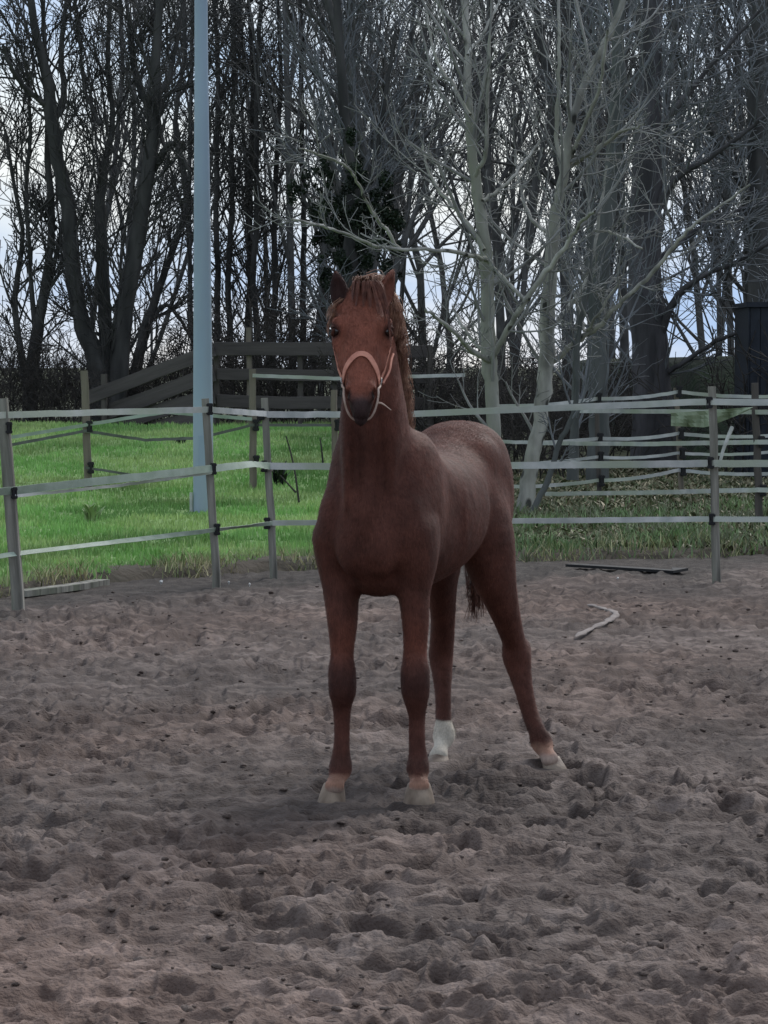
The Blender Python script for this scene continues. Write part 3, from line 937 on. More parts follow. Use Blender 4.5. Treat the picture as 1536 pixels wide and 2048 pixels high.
# ------------------------------------------------------------------ fences, pole, boards
def add_post(fence, px0, py0, px1, py1, d, w_px, mt, seed, ins=(), ins_side=1, sink=0.25):
    """A post from pixel (px0,py0) top to (px1,py1) foot, d metres away; insulators at photo heights."""
    top, foot = P(px0, py0, d), P(px1, py1, d)
    dirn = (top - foot) / np.linalg.norm(top - foot)
    a = foot - dirn * sink
    w = w_px * d / F_PX
    L = float(np.linalg.norm(top - a))
    o = link_mesh('post', box_mesh('post', w, w * 0.85, L, bevel=w * 0.13, seed=seed, wob=w * 0.035, segs=9, taper=0.9), mt, fence)
    oriented(o, a, top)
    o.rotation_euler.rotate_axis('Z', (seed % 5 - 2) * 0.06)
    for py in ins:
        t = (py - py0) / (py1 - py0)
        c = top + (foot - top) * t
        q = link_mesh('insulator', ins_mesh, None, o)
        q.parent = o
        mw = Vector(c) + Vector((ins_side * w * 0.42, -w * 0.55, 0))
        q.location = (0, 0, 0)
        bpy.context.view_layer.update()
        q.matrix_parent_inverse = o.matrix_world.inverted()
        q.location = mw
        q.scale = (d / 24,) * 3
    return o


def insulator_mesh():
    """Small black clamp: back plate, two jaws and a screw head."""
    V, Fc = [], []

    def bx(x0, x1, y0, y1, z0, z1):
        n = len(V)
        V.extend([(x0, y0, z0), (x1, y0, z0), (x1, y1, z0), (x0, y1, z0), (x0, y0, z1), (x1, y0, z1), (x1, y1, z1), (x0, y1, z1)])
        Fc.extend([(n, n + 3, n + 2, n + 1), (n + 4, n + 5, n + 6, n + 7), (n, n + 1, n + 5, n + 4), (n + 1, n + 2, n + 6, n + 5),
                   (n + 2, n + 3, n + 7, n + 6), (n + 3, n, n + 4, n + 7)])
    bx(-.020, .020, -.004, .014, -.045, .045)
    bx(-.026, .026, -.022, -.006, .022, .040)
    bx(-.026, .026, -.022, -.006, -.040, -.022)
    bx(-.008, .008, -.024, -.004, -.022, .022)
    me = bpy.data.meshes.new('insulator')
    me.from_pydata(V, [], Fc)
    me.materials.append(M['black'])
    return me


ins_mesh = insulator_mesh()


def tape(fence, pts, w_px, mt, name='tape', twist=0.0, seed=0, sag=0.0):
    """Ribbon through photo points (px, py, d)."""
    r = np.random.default_rng(seed)
    ctrl = np.array([P(*p) for p in pts])
    n = 14 * (len(pts) - 1) + 1
    seg = []
    for i in range(len(ctrl) - 1):
        t = np.linspace(0, 1, 15)[:, None]
        s = ctrl[i] * (1 - t) + ctrl[i + 1] * t
        s[:, 2] -= (sag * 4 * t * (1 - t))[:, 0]
        seg.append(s if i == 0 else s[1:])
    c = np.concatenate(seg)
    c[1:-1, 2] += r.normal(0, 0.0012, n - 2)
    dm = np.mean([p[2] for p in pts])
    hw = w_px * dm / F_PX / 2
    th = 0.0015
    ang = twist * np.sin(np.linspace(0, 3.1 + seed, n)) + 0.15 * np.sin(np.linspace(0, 17, n) + seed)
    tan = np.gradient(c, axis=0)
    tan /= np.linalg.norm(tan, axis=1, keepdims=True)
    side = np.cross(tan, np.array([0, 0, 1.]))
    side /= np.linalg.norm(side, axis=1, keepdims=True)
    up = np.array([0, 0, 1.]) * np.cos(ang)[:, None] + side * np.sin(ang)[:, None]
    nn = np.cross(tan, up)
    V = np.concatenate([c - up * hw - nn * th, c + up * hw - nn * th, c + up * hw + nn * th, c - up * hw + nn * th])
    q = []
    for k in range(4):
        for i in range(n - 1):
            a, b = k * n + i, ((k + 1) % 4) * n + i
            q.append((a, b, b + 1, a + 1))
    return link_mesh(name, np_mesh(name, V, np.array(q), False), mt, fence)


D0, D1, D2, DR = 21.2, 23.6, 24.7, 24.1
Fm = empty('tape_fence', tuple(G(430, 1175)), label='arena fence of white tapes on weathered grey posts around the sand', cat='fence')
add_post(Fm, 4, 797, 38, 1226, D0, 28, M['post'], 1, ins=(855, 985), ins_side=1)
add_post(Fm, 411, 797, 434, 1178, D1, 19, M['post'], 2, ins=(818, 937, 1058))
add_post(Fm, 529, 796, 548, 1158, D2, 18, M['post'], 3, ins=(828, 932, 1046), ins_side=-1)
add_post(Fm, 1424, 773, 1433, 1168, DR, 18, M['post'], 4, ins=(805, 925, 1038), ins_side=-1)
add_post(Fm, 1984, 780, 1986, 1172, DR, 18, M['post'], 11, ins=(812, 926, 1043), ins_side=-1)
add_post(Fm, -520, 820, -512, 1300, 18.5, 22, M['post'], 12, ins=(866, 1050))
tape(Fm, [(-520, 866, 18.4), (-150, 838, 20.2), (8, 830, D0 - .06), (416, 819, D1 - .06), (534, 828, D2 - .06)], 13, M['tape'], seed=1)
tape(Fm, [(534, 829, D2 - .06), (800, 829, 25.4), (1426, 803, DR - .06), (1985, 812, DR), (2400, 800, 23)], 13, M['tape'], seed=2)
tape(Fm, [(-520, 1050, 18.4), (-150, 996, 20.2), (22, 982, D0 - .06), (424, 937, D1 - .06), (505, 928, D2 - .5), (540, 932, D2 - .06)], 16, M['tape_dirty'], twist=0.5, seed=3)
tape(Fm, [(30, 992, D0 - .07), (230, 972, 22.5), (424, 945, D1 - .07)], 6, M['tape'], seed=4)
tape(Fm, [(540, 932, D2 - .06), (790, 934, 25.4), (1010, 931, 25.2), (1429, 927, DR - .06), (1985, 926, DR), (2400, 930, 23)], 14, M['tape'], seed=5)
tape(Fm, [(-520, 1230, 18.4), (-150, 1132, 20.2), (28, 1108, D0 - .06), (430, 1060, D1 - .06), (545, 1046, D2 - .06)], 10, M['tape_dirty'], twist=0.8, seed=6, sag=-0.0)
tape(Fm, [(545, 1046, D2 - .06), (790, 1043, 25.4), (1010, 1042, 25.2), (1430, 1038, DR - .06), (1985, 1043, DR), (2400, 1050, 23)], 11, M['tape'], seed=7)

Fb = empty('tape_fence', tuple(P(1518, 1078, 31)), label='second tape fence behind the arena fence with a dark brown post', cat='fence')
add_post(Fb, 2048, 770, 2052, 1090, 30.1, 19, M['brownpost'], 13, ins=(832, 888, 985))
add_post(Fb, 1510, 766, 1520, 1082, 31, 19, M['brownpost'], 5, ins=(820, 883, 980))
tape(Fb, [(1160, 822, 35), (1516, 824, 30.9), (2050, 832, 30)], 9, M['tape'], seed=11)
tape(Fb, [(1060, 886, 36), (1300, 888, 33), (1516, 884, 30.9), (2050, 888, 30)], 9, M['tape'], seed=12)
tape(Fb, [(1090, 988, 36), (1300, 985, 33), (1516, 980, 30.9), (2050, 985, 30)], 9, M['tape'], seed=13)
Fc_ = empty('tape_fence', tuple(P(1360, 975, 38)), label='farthest tape fence running past the foot of the stout tree', cat='fence')
add_post(Fc_, 1192, 795, 1198, 975, 38, 12, M['brownpost'], 6, ins=(797, 877, 914, 961))
add_post(Fc_, 1352, 776, 1362, 960, 38.5, 12, M['tanpost'], 7, ins=(783, 867, 906, 940))
for k, (ys, w) in enumerate((((812, 797, 783, 792), 7), ((882, 877, 867, 870), 7), ((926, 914, 906, 902), 6), ((972, 961, 940, 946), 7))):
    tape(Fc_, [(985, ys[0], 37.4), (1195, ys[1], 37.95), (1357, ys[2], 38.45), (1560, ys[3], 39)], w, M['tape'], seed=20 + k, sag=0.03)

# pale green sheet caught on the tape, and a stick leaning on it
SV, SF = [], []
for i in range(21):
    t = i / 20
    x = 1342 + t * 165
    y0_ = 826 - 12 * t
    hang = 34 * (1 - abs(t - .42) / .58) ** .8 if t > .42 else 26 + 8 * t / .42
    for j in range(5):
        v = j / 4
        SV.append(P(x, y0_ + hang * v, 30.8 + .035 * math.sin(i * 1.9) * v + .02 * math.sin(i * .8 + j)))
nS = len(SV)
SV += [v + np.array([0, .006, 0]) for v in SV]
for i in range(20):
    for j in range(4):
        a_ = i * 5 + j
        SF += [(a_, a_ + 1, a_ + 6, a_ + 5), (nS + a_, nS + a_ + 5, nS + a_ + 6, nS + a_ + 1)]
sheet = bpy.data.meshes.new('sheet')
sheet.from_pydata([tuple(v) for v in SV], [], SF)
tag(link_mesh('plastic_sheet', sheet, M['plasticsheet']), 'pale green plastic sheet caught on the tape left of the brown post', 'sheet')
T = Tubes()
c = catmull([P(1438, 936, 24.3), P(1445, 905, 24.4), P(1454, 880, 24.5), P(1464, 855, 24.6)], 10)
T.add(c, np.linspace(.012, .017, 10), 7)
so = link_mesh('stick', T.build('stick'), M['stick'])
tag(so, 'pale bare stick caught upright in the middle tape beside the right post', 'stick')

# left: older fence in the paddock
Fl = empty('paddock_fence', tuple(P(172, 1012, 37)), label='old fence of brownish posts and slack tapes in the green paddock', cat='fence')
add_post(Fl, 168, 741, 178, 1018, 37, 19, M['tanpost'], 8, ins=(853, 935))
add_post(Fl, 504, 738, 507, 1015, 37.5, 17, M['tanpost'], 9, ins=(850, 922))
add_post(Fl, 668, 780, 672, 1000, 38, 15, M['tanpost'], 10, ins=(850,))
tape(Fl, [(-160, 905, 35), (20, 875, 36.2), (170, 850, 36.9), (330, 824, 37.2), (504, 838, 37.4)], 7, M['tape_dirty'], seed=31)
tape(Fl, [(-160, 925, 35), (20, 890, 36.2), (170, 862, 36.9), (290, 880, 37.1), (400, 876, 37.3), (504, 850, 37.4), (670, 850, 38)], 6, M['cord'], seed=32)
tape(Fl, [(505, 751, 37.4), (668, 757, 37.9), (930, 750, 38.5)], 7, M['tape'], seed=33)
tape(Fl, [(170, 935, 36.9), (330, 960, 37.1), (504, 922, 37.4)], 5, M['cord'], seed=34)

# wooden board fence on the rise
Bf = empty('board_fence', tuple(P(436, 860, 50)), label='weathered wooden board fence running down the rise behind the lamp pole', cat='fence')
def board(x0, y0, x1, y1, h_px, d0, d1, seed, th=0.04):
    a, b = P(x0, y0, d0), P(x1, y1, d1)
    L = float(np.linalg.norm(b - a))
    h = h_px * d0 / F_PX
    o = link_mesh('board', box_mesh('board', h, th, L, bevel=0.006, seed=seed, wob=0.008, segs=5), M['board'], Bf)
    d = Vector(b - a).normalized()
    up = Vector((0, 0, 1)) - d * d.z
    up.normalize()
    m = Matrix((up, d.cross(up), d)).transposed().to_4x4()
    o.matrix_local = Matrix.Translation(Vector(a) - Vector(Bf.location)) @ m
    return o
board(430, 698, 668, 698, 27, 50, 50, 1)
board(434, 748, 668, 752, 23, 50, 50, 2)
board(434, 803, 668, 805, 25, 50, 50, 3)
board(668, 699, 860, 703, 26, 50, 50.5, 4)
board(668, 752, 860, 757, 22, 50, 50.5, 5)
board(668, 805, 860, 808, 24, 50, 50.5, 6)
board(172, 797, 428, 700, 27, 51, 49.9, 7)
board(205, 826, 428, 748, 30, 51, 49.9, 8)
board(225, 850, 428, 790, 30, 51, 49.9, 9)
board(245, 868, 428, 832, 28, 51, 49.9, 10)
for k, (x, y0, y1) in enumerate(((208, 748, 880), (432, 684, 880), (498, 655, 876), (600, 690, 876), (668, 680, 876), (860, 690, 890))):
    add_post(Bf, x, y0, x + 2, y1, 50.12 if x > 300 else 50.9, 14, M['brownpost'] if k != 2 else M['tanpost'], 20 + k)

# lamp pole
pr = empty('lamp_pole', tuple(P(407, 1036, 34)), label='tall blue grey steel lamp pole rising out of the frame', cat='pole')
T = Tubes()
b = P(407, 1036, 34)
zz = np.array([-0.2, 0.0, 0.2, 1.0, 1.6, 3.0, 5.0, 7.0, 9.0, 10.5])
rr = np.array([21, 21, 20.5, 20, 19, 17, 13.5, 12, 10, 9]) * 34 / F_PX
T.add([(b[0] - 0.002 * z, b[1], b[2] + z) for z in zz], rr, 28)
link_mesh('shaft', T.build('shaft'), M['pole'], pr)
T = Tubes()
T.add([(b[0], b[1], b[2] - .1), (b[0], b[1], b[2] + .02), (b[0], b[1], b[2] + .05), (b[0], b[1], b[2] + .055)], [.15, .15, .13, .10], 28)
link_mesh('base_collar', T.build('collar'), M['pole'], pr)
cn = link_mesh('conduit', box_mesh('conduit', .035, .035, .36, bevel=.01), M['tape'], pr)
cn.location = Vector((-rr[2] - 0.02, -.03, -.08))
hd = link_mesh('access_door', box_mesh('door', .085, .012, .35, bevel=.004), M['pole'], pr)
hd.location = Vector((0, -rr[3] - 0.001, 0.55))

# shed at the right edge
sr = empty('shed', tuple(P(1500, 900, 44)), label='dark blue wooden shed with only its corner in the photograph', cat='shed')
sx0, sd0 = P(1500, 700, 44)[0], 44.0
top = P(1495, 622, 44)[2]
for k in range(12):
    w = 0.145
    o = link_mesh('plank', box_mesh('plank', w - 0.008, 0.022, top + 0.1, bevel=0.003, seed=k), M['shed'], sr)
    o.location = Vector((sx0 + w * (k + .5), sd0, -0.05)) - Vector(sr.location)
for k in range(12):
    w = 0.145
    o = link_mesh('plank', box_mesh('plank', 0.022, w - 0.008, top + 0.1, bevel=0.003, seed=k), M['shed'], sr)
    o.location = Vector((sx0 - 0.012, sd0 + w * (k + .5), -0.05)) - Vector(sr.location)
o = link_mesh('inner_wall', box_mesh('inner', 1.70, 1.70, top + 0.08, bevel=0.003), M['shed'], sr)
o.location = Vector((sx0 + .87, sd0 + .885, -0.05)) - Vector(sr.location)
o = link_mesh('roof', box_mesh('roof', 1.84, 1.86, 0.07, bevel=0.01), M['shed'], sr)
o.location = Vector((sx0 + .86, sd0 + .87, top + 0.055)) - Vector(sr.location)

# things on the ground
def lying_board(name, pts, hpx, mt, label, cat, wid=0.1):
    c = np.array([P(*p) for p in pts])
    n = len(c)
    hw = hpx / 2
    tan = np.gradient(c, axis=0); tan /= np.linalg.norm(tan, axis=1, keepdims=True)
    side = np.cross(tan, [0, 0, 1.]); side /= np.linalg.norm(side, axis=1, keepdims=True)
    z = np.array([0, 0, 1.])
    V = np.concatenate([c - side * wid / 2 - z * hw, c + side * wid / 2 - z * hw, c + side * wid / 2 + z * hw, c - side * wid / 2 + z * hw])
    q = []
    for k in range(4):
        for i in range(n - 1):
            a, b = k * n + i, ((k + 1) % 4) * n + i
            q.append((a, b, b + 1, a + 1))
    me = bpy.data.meshes.new(name)
    me.from_pydata([tuple(v) for v in V], [], q + [(0, n, 2 * n, 3 * n), (4 * n - 1, 3 * n - 1, 2 * n - 1, n - 1)])
    return tag(link_mesh(name, me, mt), label, cat)


lying_board('plank', [(40, 1187, 22.6), (100, 1180, 23.0), (160, 1172, 23.5), (205, 1164, 23.9)], 0.045, M['post'],
            'grey weathered plank lying at the grass edge beside the left post', 'plank', 0.12)
lying_board('edging_board', [(1140, 1130, 25.9), (1210, 1134, 25.7), (1290, 1139, 25.5), (1345, 1143, 25.3), (1360, 1138, 25.5)], 0.022, M['black'],
            'thin black edging strip lying on the dirt behind the horse', 'strip', 0.14)
# pale streak of dry sand dropped in a curve
T = Tubes()
ctrl = [G(1175, 1217), G(1205, 1222), G(1232, 1232), G(1215, 1250), G(1185, 1262), G(1150, 1280)]
c = catmull([(*p[:2], float(sand_height(np.array([p[0]]), np.array([p[1]]))[0]) + 0.012) for p in ctrl], 30)
rr_ = np.random.default_rng(4).uniform(.010, .034, 30); rr_[0] = rr_[-1] = .006
T.add(c, rr_, 7)
st_me = T.build('streak')
co_ = np.zeros(len(st_me.vertices) * 3, np.float32); st_me.vertices.foreach_get('co', co_); co_[2::3] = co_[2::3] * 0.4 + 0.012; st_me.vertices.foreach_set('co', co_)
st = link_mesh('dry_sand_streak', st_me, material('dry pale sand', (0.27, 0.235, 0.215), (0.19, 0.16, 0.145), rough=0.95, bump=0.8, bscale=60))
tag(st, 'pale curved streak of dry sand on the arena floor', kind='structure')

# small white flecks of litter by the grass edge
rl = np.random.default_rng(12)
for k, (px, py, s) in enumerate(((323, 1168, 9), (458, 1168, 5), (499, 1172, 6), (1236, 1160, 5))):
    c0 = G(px, py)
    r_ = s / 2 * c0[1] / F_PX
    V = [(c0[0] + r_ * math.cos(a) * rl.uniform(.6, 1.2), c0[1] + r_ * math.sin(a), 0.012 + r_ * rl.uniform(0, .7)) for a in np.linspace(0, 5.3, 7)]
    V += [(c0[0], c0[1] + r_ * .2, 0.015 + r_ * 1.0), (c0[0], c0[1], -0.01)]
    me = bpy.data.meshes.new('paper')
    me.from_pydata(V, [], [(i, (i + 1) % 7, 7) for i in range(7)] + [((i + 1) % 7, i, 8) for i in range(7)])
    tag(link_mesh('paper_scrap', me, M['litter']), ['largest white paper scrap on the dirt left of the lamp pole', 'tiny white scrap on the dirt between the two middle posts',
        'small white scrap on the dirt nearest the third fence post', 'tiny pale scrap on the dirt behind the horse beside the black strip'][k], 'litter')

# weeds: leafy docks in the paddock and dark stalks
def weed(px, py, d, n, h, label, mt, spread=0.5, seed=0, thick=0.012, name='weed'):
    r = np.random.default_rng(seed)
    b = P(px, py, d); b[2] = float(terrain(b[0], b[1]))
    V, Fc = [], []
    for k in range(n):
        a = r.uniform(0, 6.28)
        L = h * r.uniform(.6, 1.2)
        out = np.array([math.cos(a), math.sin(a), 0]) * spread * L * r.uniform(.2, 1)
        side = np.array([-math.sin(a), math.cos(a), 0])
        m = len(V)
        p0 = b + np.array([r.normal(0, .03), r.normal(0, .03), 0])
        for t, w in ((0, .3), (.35, .9), (.7, 1), (1, .05)):
            c_ = p0 + out * t ** 1.3 + np.array([0, 0, L * (t - 0.35 * t * t)])
            V += [tuple(c_ - side * w * thick), tuple(c_ + side * w * thick)]
        Fc += [(m + 2 * i, m + 2 * i + 1, m + 2 * i + 3, m + 2 * i + 2) for i in range(3)]
    me = np_mesh('weed', np.array(V), np.array(Fc))
    set_col(me, np.tile([0.7, 0.62, 0.7], (len(V), 1)))
    return tag(link_mesh(name, me, mt), label, 'weed')


weed(183, 1062, 32, 34, 0.26, 'leafy dock weed tuft in the paddock below the tan post', M['grass'], seed=1, thick=0.018)
weed(560, 930, 38, 26, 0.42, 'dark leafy weed standing in the grass right of the third post', M['ivy'], seed=2, thick=0.02)
weed(362, 950, 45, 20, 0.14, 'low dark weed clump in the grass left of the lamp pole', M['ivy'], seed=3, thick=0.03)
T = Tubes()
for pts in ([(572, 872), (580, 900), (590, 945), (598, 1005)], [(640, 875), (644, 905), (646, 930)], [(560, 950), (580, 972), (592, 985)]):
    T.add(catmull([P(x, y, 30) for x, y in pts], 8), np.linspace(.006, .011, 8), 5)
tag(link_mesh('dead_stalks', T.build('stalks'), M['brush']), 'dead dark weed stalks standing in the grass beside the horse', 'weed')

# ------------------------------------------------------------------ the horse
HS_TH = math.radians(17.5)
HU = np.array([math.sin(HS_TH), math.cos(HS_TH), 0])      # from chest to croup
HV = np.array([math.cos(HS_TH), -math.sin(HS_TH), 0])     # towards the horse's left side
HF = np.array([-0.025, 12.07, 0.0])                       # ground point between the front hooves
ZAX = np.array([0, 0, 1.])
XAX = np.array([1., 0, 0])
YAX = np.array([0, 1., 0])
VOX = 0.0075
LO, HI = np.array([-0.36, 11.28, -0.01]), np.array([0.82, 13.62, 2.12])
NX, NY, NZ = [int(v) for v in np.ceil((HI - LO) / VOX)]
FLD = np.full((NX, NY, NZ), 0.5, np.float32)


def region(lo, hi):
    a = np.clip(np.floor((lo - LO) / VOX).astype(int), 0, [NX, NY, NZ])
    b = np.clip(np.ceil((hi - LO) / VOX).astype(int) + 1, 0, [NX, NY, NZ])
    sl = tuple(slice(i, j) for i, j in zip(a, b))
    ax = [LO[i] + VOX * np.arange(a[i], b[i]) for i in range(3)]
    g = np.stack(np.meshgrid(*ax, indexing='ij'), -1).astype(np.float32)
    return sl, g


def blend(sl, d, k, cut=False):
    A = FLD[sl]
    d = d.astype(np.float32)
    if not cut:
        h = np.clip(0.5 + 0.5 * (A - d) / k, 0, 1)
        FLD[sl] = A * (1 - h) + d * h - k * h * (1 - h)
    else:
        h = np.clip(0.5 - 0.5 * (A + d) / k, 0, 1)
        FLD[sl] = A * (1 - h) + (-d) * h + k * h * (1 - h)


def hl(a, l, z):
    return HF + HU * a + HV * l + ZAX * z


def ell(c, r, axes=(HV, HU, ZAX), k=0.04, cut=False):
    """Ellipsoid with radii r along the three axes."""
    c, r = np.asarray(c, float), np.asarray(r, float)
    ext = np.sqrt(sum((np.asarray(ax) * rr) ** 2 for ax, rr in zip(axes, r))) + k + 0.03
    sl, g = region(c - ext, c + ext)
    q = g - c.astype(np.float32)
    u = [q @ np.asarray(ax, np.float32) for ax in axes]
    k0 = np.sqrt(sum((ui / ri) ** 2 for ui, ri in zip(u, r))) + 1e-6
    k1 = np.sqrt(sum((ui / ri ** 2) ** 2 for ui, ri in zip(u, r))) + 1e-6
    blend(sl, k0 * (k0 - 1) / k1, k, cut)


def norm(v):
    return v / np.linalg.norm(v)


def limb(ctrl, k=0.03, n=None, lat=HV):
    """ctrl: rows (x, y, z, r_lateral, r_foreaft); elliptic tube through a smooth curve."""
    n = n or 4 * len(ctrl)
    c = catmull(np.asarray(ctrl, float), n)
    mr = c[:, 3:].max() + k + 0.03
    sl, g = region(c[:, :3].min(0) - mr, c[:, :3].max(0) + mr)
    best = np.full(g.shape[:3], 0.5, np.float32)
    for i in range(n - 1):
        p0, p1 = c[i, :3], c[i + 1, :3]
        ax = p1 - p0
        L = np.linalg.norm(ax)
        ax = ax / L
        e1 = norm(lat - ax * lat.dot(ax))
        e2 = np.cross(ax, e1)
        q = g - p0.astype(np.float32)
        s = q @ ax.astype(np.float32)
        t = np.clip(s / L, 0, 1)
        rl = c[i, 3] + (c[i + 1, 3] - c[i, 3]) * t
        rf = c[i, 4] + (c[i + 1, 4] - c[i, 4]) * t
        rm = np.minimum(rl, rf)
        q1, q2, q3 = q @ e1.astype(np.float32), q @ e2.astype(np.float32), s - t * L
        k0 = np.sqrt((q1 / rl) ** 2 + (q2 / rf) ** 2 + (q3 / rm) ** 2) + 1e-6
        k1 = np.sqrt((q1 / rl ** 2) ** 2 + (q2 / rf ** 2) ** 2 + (q3 / rm ** 2) ** 2) + 1e-6
        best = np.minimum(best, k0 * (k0 - 1) / k1)
    blend(sl, best, k)


def sweep(o, S, Lx, N, table, k=0.04, power=2.0, taper=0.0):
    """Body lofted along axis S. table rows: s, half width, upper n, lower n."""
    T_ = np.asarray(table, float)
    pts = [o + S * t[0] + N * t[2] for t in T_] + [o + S * t[0] + N * t[3] for t in T_]
    pts += [o + S * t[0] + Lx * t[1] + N * (t[2] + t[3]) / 2 for t in T_] + [o + S * t[0] - Lx * t[1] + N * (t[2] + t[3]) / 2 for t in T_]
    pts = np.array(pts)
    sl, g = region(pts.min(0) - 0.12, pts.max(0) + 0.12)
    q = g - o.astype(np.float32)
    s, l, n_ = q @ S.astype(np.float32), q @ Lx.astype(np.float32), q @ N.astype(np.float32)
    dense = catmull(T_, 60)
    sc = np.clip(s, dense[0, 0], dense[-1, 0])
    w = np.interp(sc, dense[:, 0], dense[:, 1])
    up = np.interp(sc, dense[:, 0], dense[:, 2])
    dn = np.interp(sc, dense[:, 0], dense[:, 3])
    c, h = (up + dn) / 2, (up - dn) / 2
    v = (n_ - c) / h
    w = w * (1 - taper * np.clip(v, -1, 1))
    m = np.minimum(w, h)
    rr = (np.abs(l / w) ** power + np.abs(v) ** power + np.abs((s - sc) / m) ** power) ** (1 / power)
    blend(sl, (rr - 1) * m, k)


def px3(px, py, d):
    return P(px, py, d)


def row(px, py, d, rpx, rf):
    return (*P(px, py, d), rpx * d / F_PX, rf)


# trunk
sweep(HF, HU, HV, ZAX, [(-0.14, .07, 1.24, 1.00), (-0.06, .135, 1.33, .90), (0.06, .18, 1.38, .835), (0.2, .205, 1.405, .805), (0.42, .24, 1.36, .80),
                        (0.66, .25, 1.345, .835), (0.86, .225, 1.38, .90), (1.02, .19, 1.435, .97), (1.15, .18, 1.455, 1.02), (1.28, .16, 1.42, 1.08),
                        (1.37, .12, 1.33, 1.15)], k=0.05, power=2.15)
# shoulder blades, points of shoulder, breast
for sg in (-1, 1):
    ell(hl(0.10, sg * .142 - .008, 1.13), (.062, .13, .22), k=.09)
    ell(hl(-0.06, sg * .140 - .012, 1.06), (.062, .080, .13), k=.10)
    ell(hl(0.03, sg * .158 - .008, .96), (.062, .10, .13), k=.06)
    ell(hl(-0.125, sg * .058, 1.00), (.062, .060, .112), k=.04)         # pectorals
    ell(hl(0.14, sg * .115, 1.28), (.05, .15, .14), k=.09)
ell(hl(0.02, 0, .87), (.10, .13, .075), k=.05)
ell(hl(-0.10, 0, .985), (.085, .065, .10), k=.06)
# croup and thighs
for sg in (-1, 1):
    ell(hl(1.13, sg * .095, 1.26), (.10, .20, .15), k=.07)
    ell(hl(0.97, sg * .14, 1.32), (.04, .06, .045), k=.08)              # point of hip
    ell(hl(1.16, sg * .12, 1.10), (.10, .17, .19), k=.07)
ell(hl(0.85, .245, 1.10), (.02, .06, .12), k=.06, cut=True)
ell(hl(0.85, -.245, 1.10), (.02, .06, .12), k=.06, cut=True)
# neck: crest at the back, throat in front
limb([(*hl(0.10, -.01, 1.12), .175, .22), (*P(752, 940, 12.12), .150, .215), (*P(748, 850, 12.04), .132, .19), (*P(746, 770, 12.0), .110, .160),
      (*P(742, 690, 11.97), .094, .130), (*P(733, 630, 11.95), .085, .11), (*P(729, 600, 11.93), .07, .085)], k=.06, n=26, lat=XAX)
ell(P(738, 900, 11.95), (.045, .05, .20), (XAX, YAX, ZAX), k=.07)        # windpipe
for sx in (-1, 1):
    ell(P(738 + sx * 42, 900, 11.93), (.020, .045, .20), (XAX, YAX, ZAX), k=.045)
    ell(P(738 + sx * 24, 930, 11.86), (.010, .03, .16), (XAX, YAX, ZAX), k=.04, cut=True)

# forelegs (depth, lateral radius in photo pixels, fore-aft radius in m)
limb([row(662, 1075, 12.12, 32, .10), row(675, 1130, 12.12, 34, .098), row(682, 1185, 12.11, 34, .088), row(685, 1250, 12.09, 28.5, .068), row(684, 1308, 12.08, 22.5, .050),
      row(684, 1345, 12.06, 27.5, .058), row(685, 1378, 12.06, 27.5, .058), row(684, 1408, 12.08, 20, .045), row(684, 1440, 12.09, 16, .036),
      row(683, 1485, 12.09, 15, .033), row(682, 1518, 12.09, 19.5, .042), row(681, 1536, 12.085, 23, .047), row(674, 1560, 12.05, 16.5, .033),
      row(669, 1573, 12.01, 20.5, .036)], k=.045, n=44)
limb([row(842, 1060, 12.02, 24, .10), row(832, 1120, 12.04, 32, .098), row(828, 1170, 12.05, 31, .086), row(831, 1250, 12.05, 25.5, .066), row(830, 1308, 12.05, 23, .051),
      row(830, 1345, 12.03, 28.5, .059), row(831, 1378, 12.03, 28.5, .059), row(833, 1412, 12.05, 21, .045), row(835, 1440, 12.06, 14.5, .035),
      row(836, 1485, 12.06, 14.5, .033), row(836, 1518, 12.06, 19.5, .042), row(836, 1536, 12.05, 22.5, .046), row(837, 1560, 12.02, 16.5, .033),
      row(838, 1572, 11.99, 22, .037)], k=.045, n=44)
for bx, dd in ((684, 12.03), (830, 12.0)):
    ell(P(bx, 1362, dd), (.036, .022, .040), (XAX, YAX, ZAX), k=.02)
    for sx in (-1, 1):
        ell(P(bx + sx * 17, 1385, dd + .03), (.012, .03, .018), (XAX, YAX, ZAX), k=.015)
        ell(P(bx + sx * 9, 1460, dd + .055), (.008, .008, .10), (XAX, YAX, ZAX), k=.012)
        ell(P(bx + sx * 11, 1538, dd + .08), (.014, .02, .016), (XAX, YAX, ZAX), k=.012)

# hind legs
limb([row(950, 1020, 13.0, 62, .17), row(972, 1085, 12.97, 55, .155), row(985, 1140, 12.98, 45, .125), row(1000, 1190, 13.03, 34, .092), row(1017, 1245, 13.12, 25, .070),
      row(1027, 1280, 13.19, 22.5, .062), row(1033, 1312, 13.22, 28, .066), row(1040, 1345, 13.21, 23, .052), row(1049, 1385, 13.18, 18, .042), row(1061, 1430, 13.15, 16.5, .036),
      row(1075, 1465, 13.11, 17.5, .039), row(1083, 1485, 13.10, 22, .045), row(1092, 1505, 13.05, 16, .033), row(1100, 1519, 13.02, 18, .034)], k=.06, n=50)
ell(P(1049, 1300, 13.27), (.025, .04, .048), (XAX, YAX, ZAX), k=.025)      # point of hock
limb([row(880, 1060, 13.3, 46, .17), row(884, 1120, 13.3, 38, .14), row(884, 1175, 13.35, 29, .10), row(886, 1235, 13.44, 24, .070),
      row(884, 1280, 13.50, 24, .064), row(882, 1312, 13.52, 24, .062), row(884, 1345, 13.50, 20, .05), row(886, 1390, 13.45, 16, .038), row(887, 1440, 13.41, 16, .036),
      row(888, 1460, 13.38, 20, .042), row(888, 1474, 13.37, 22.5, .044), row(882, 1494, 13.32, 14.5, .032), row(877, 1512, 13.28, 20, .036)], k=.05, n=48)
ell(P(889, 1295, 13.56), (.022, .035, .045), (XAX, YAX, ZAX), k=.025)
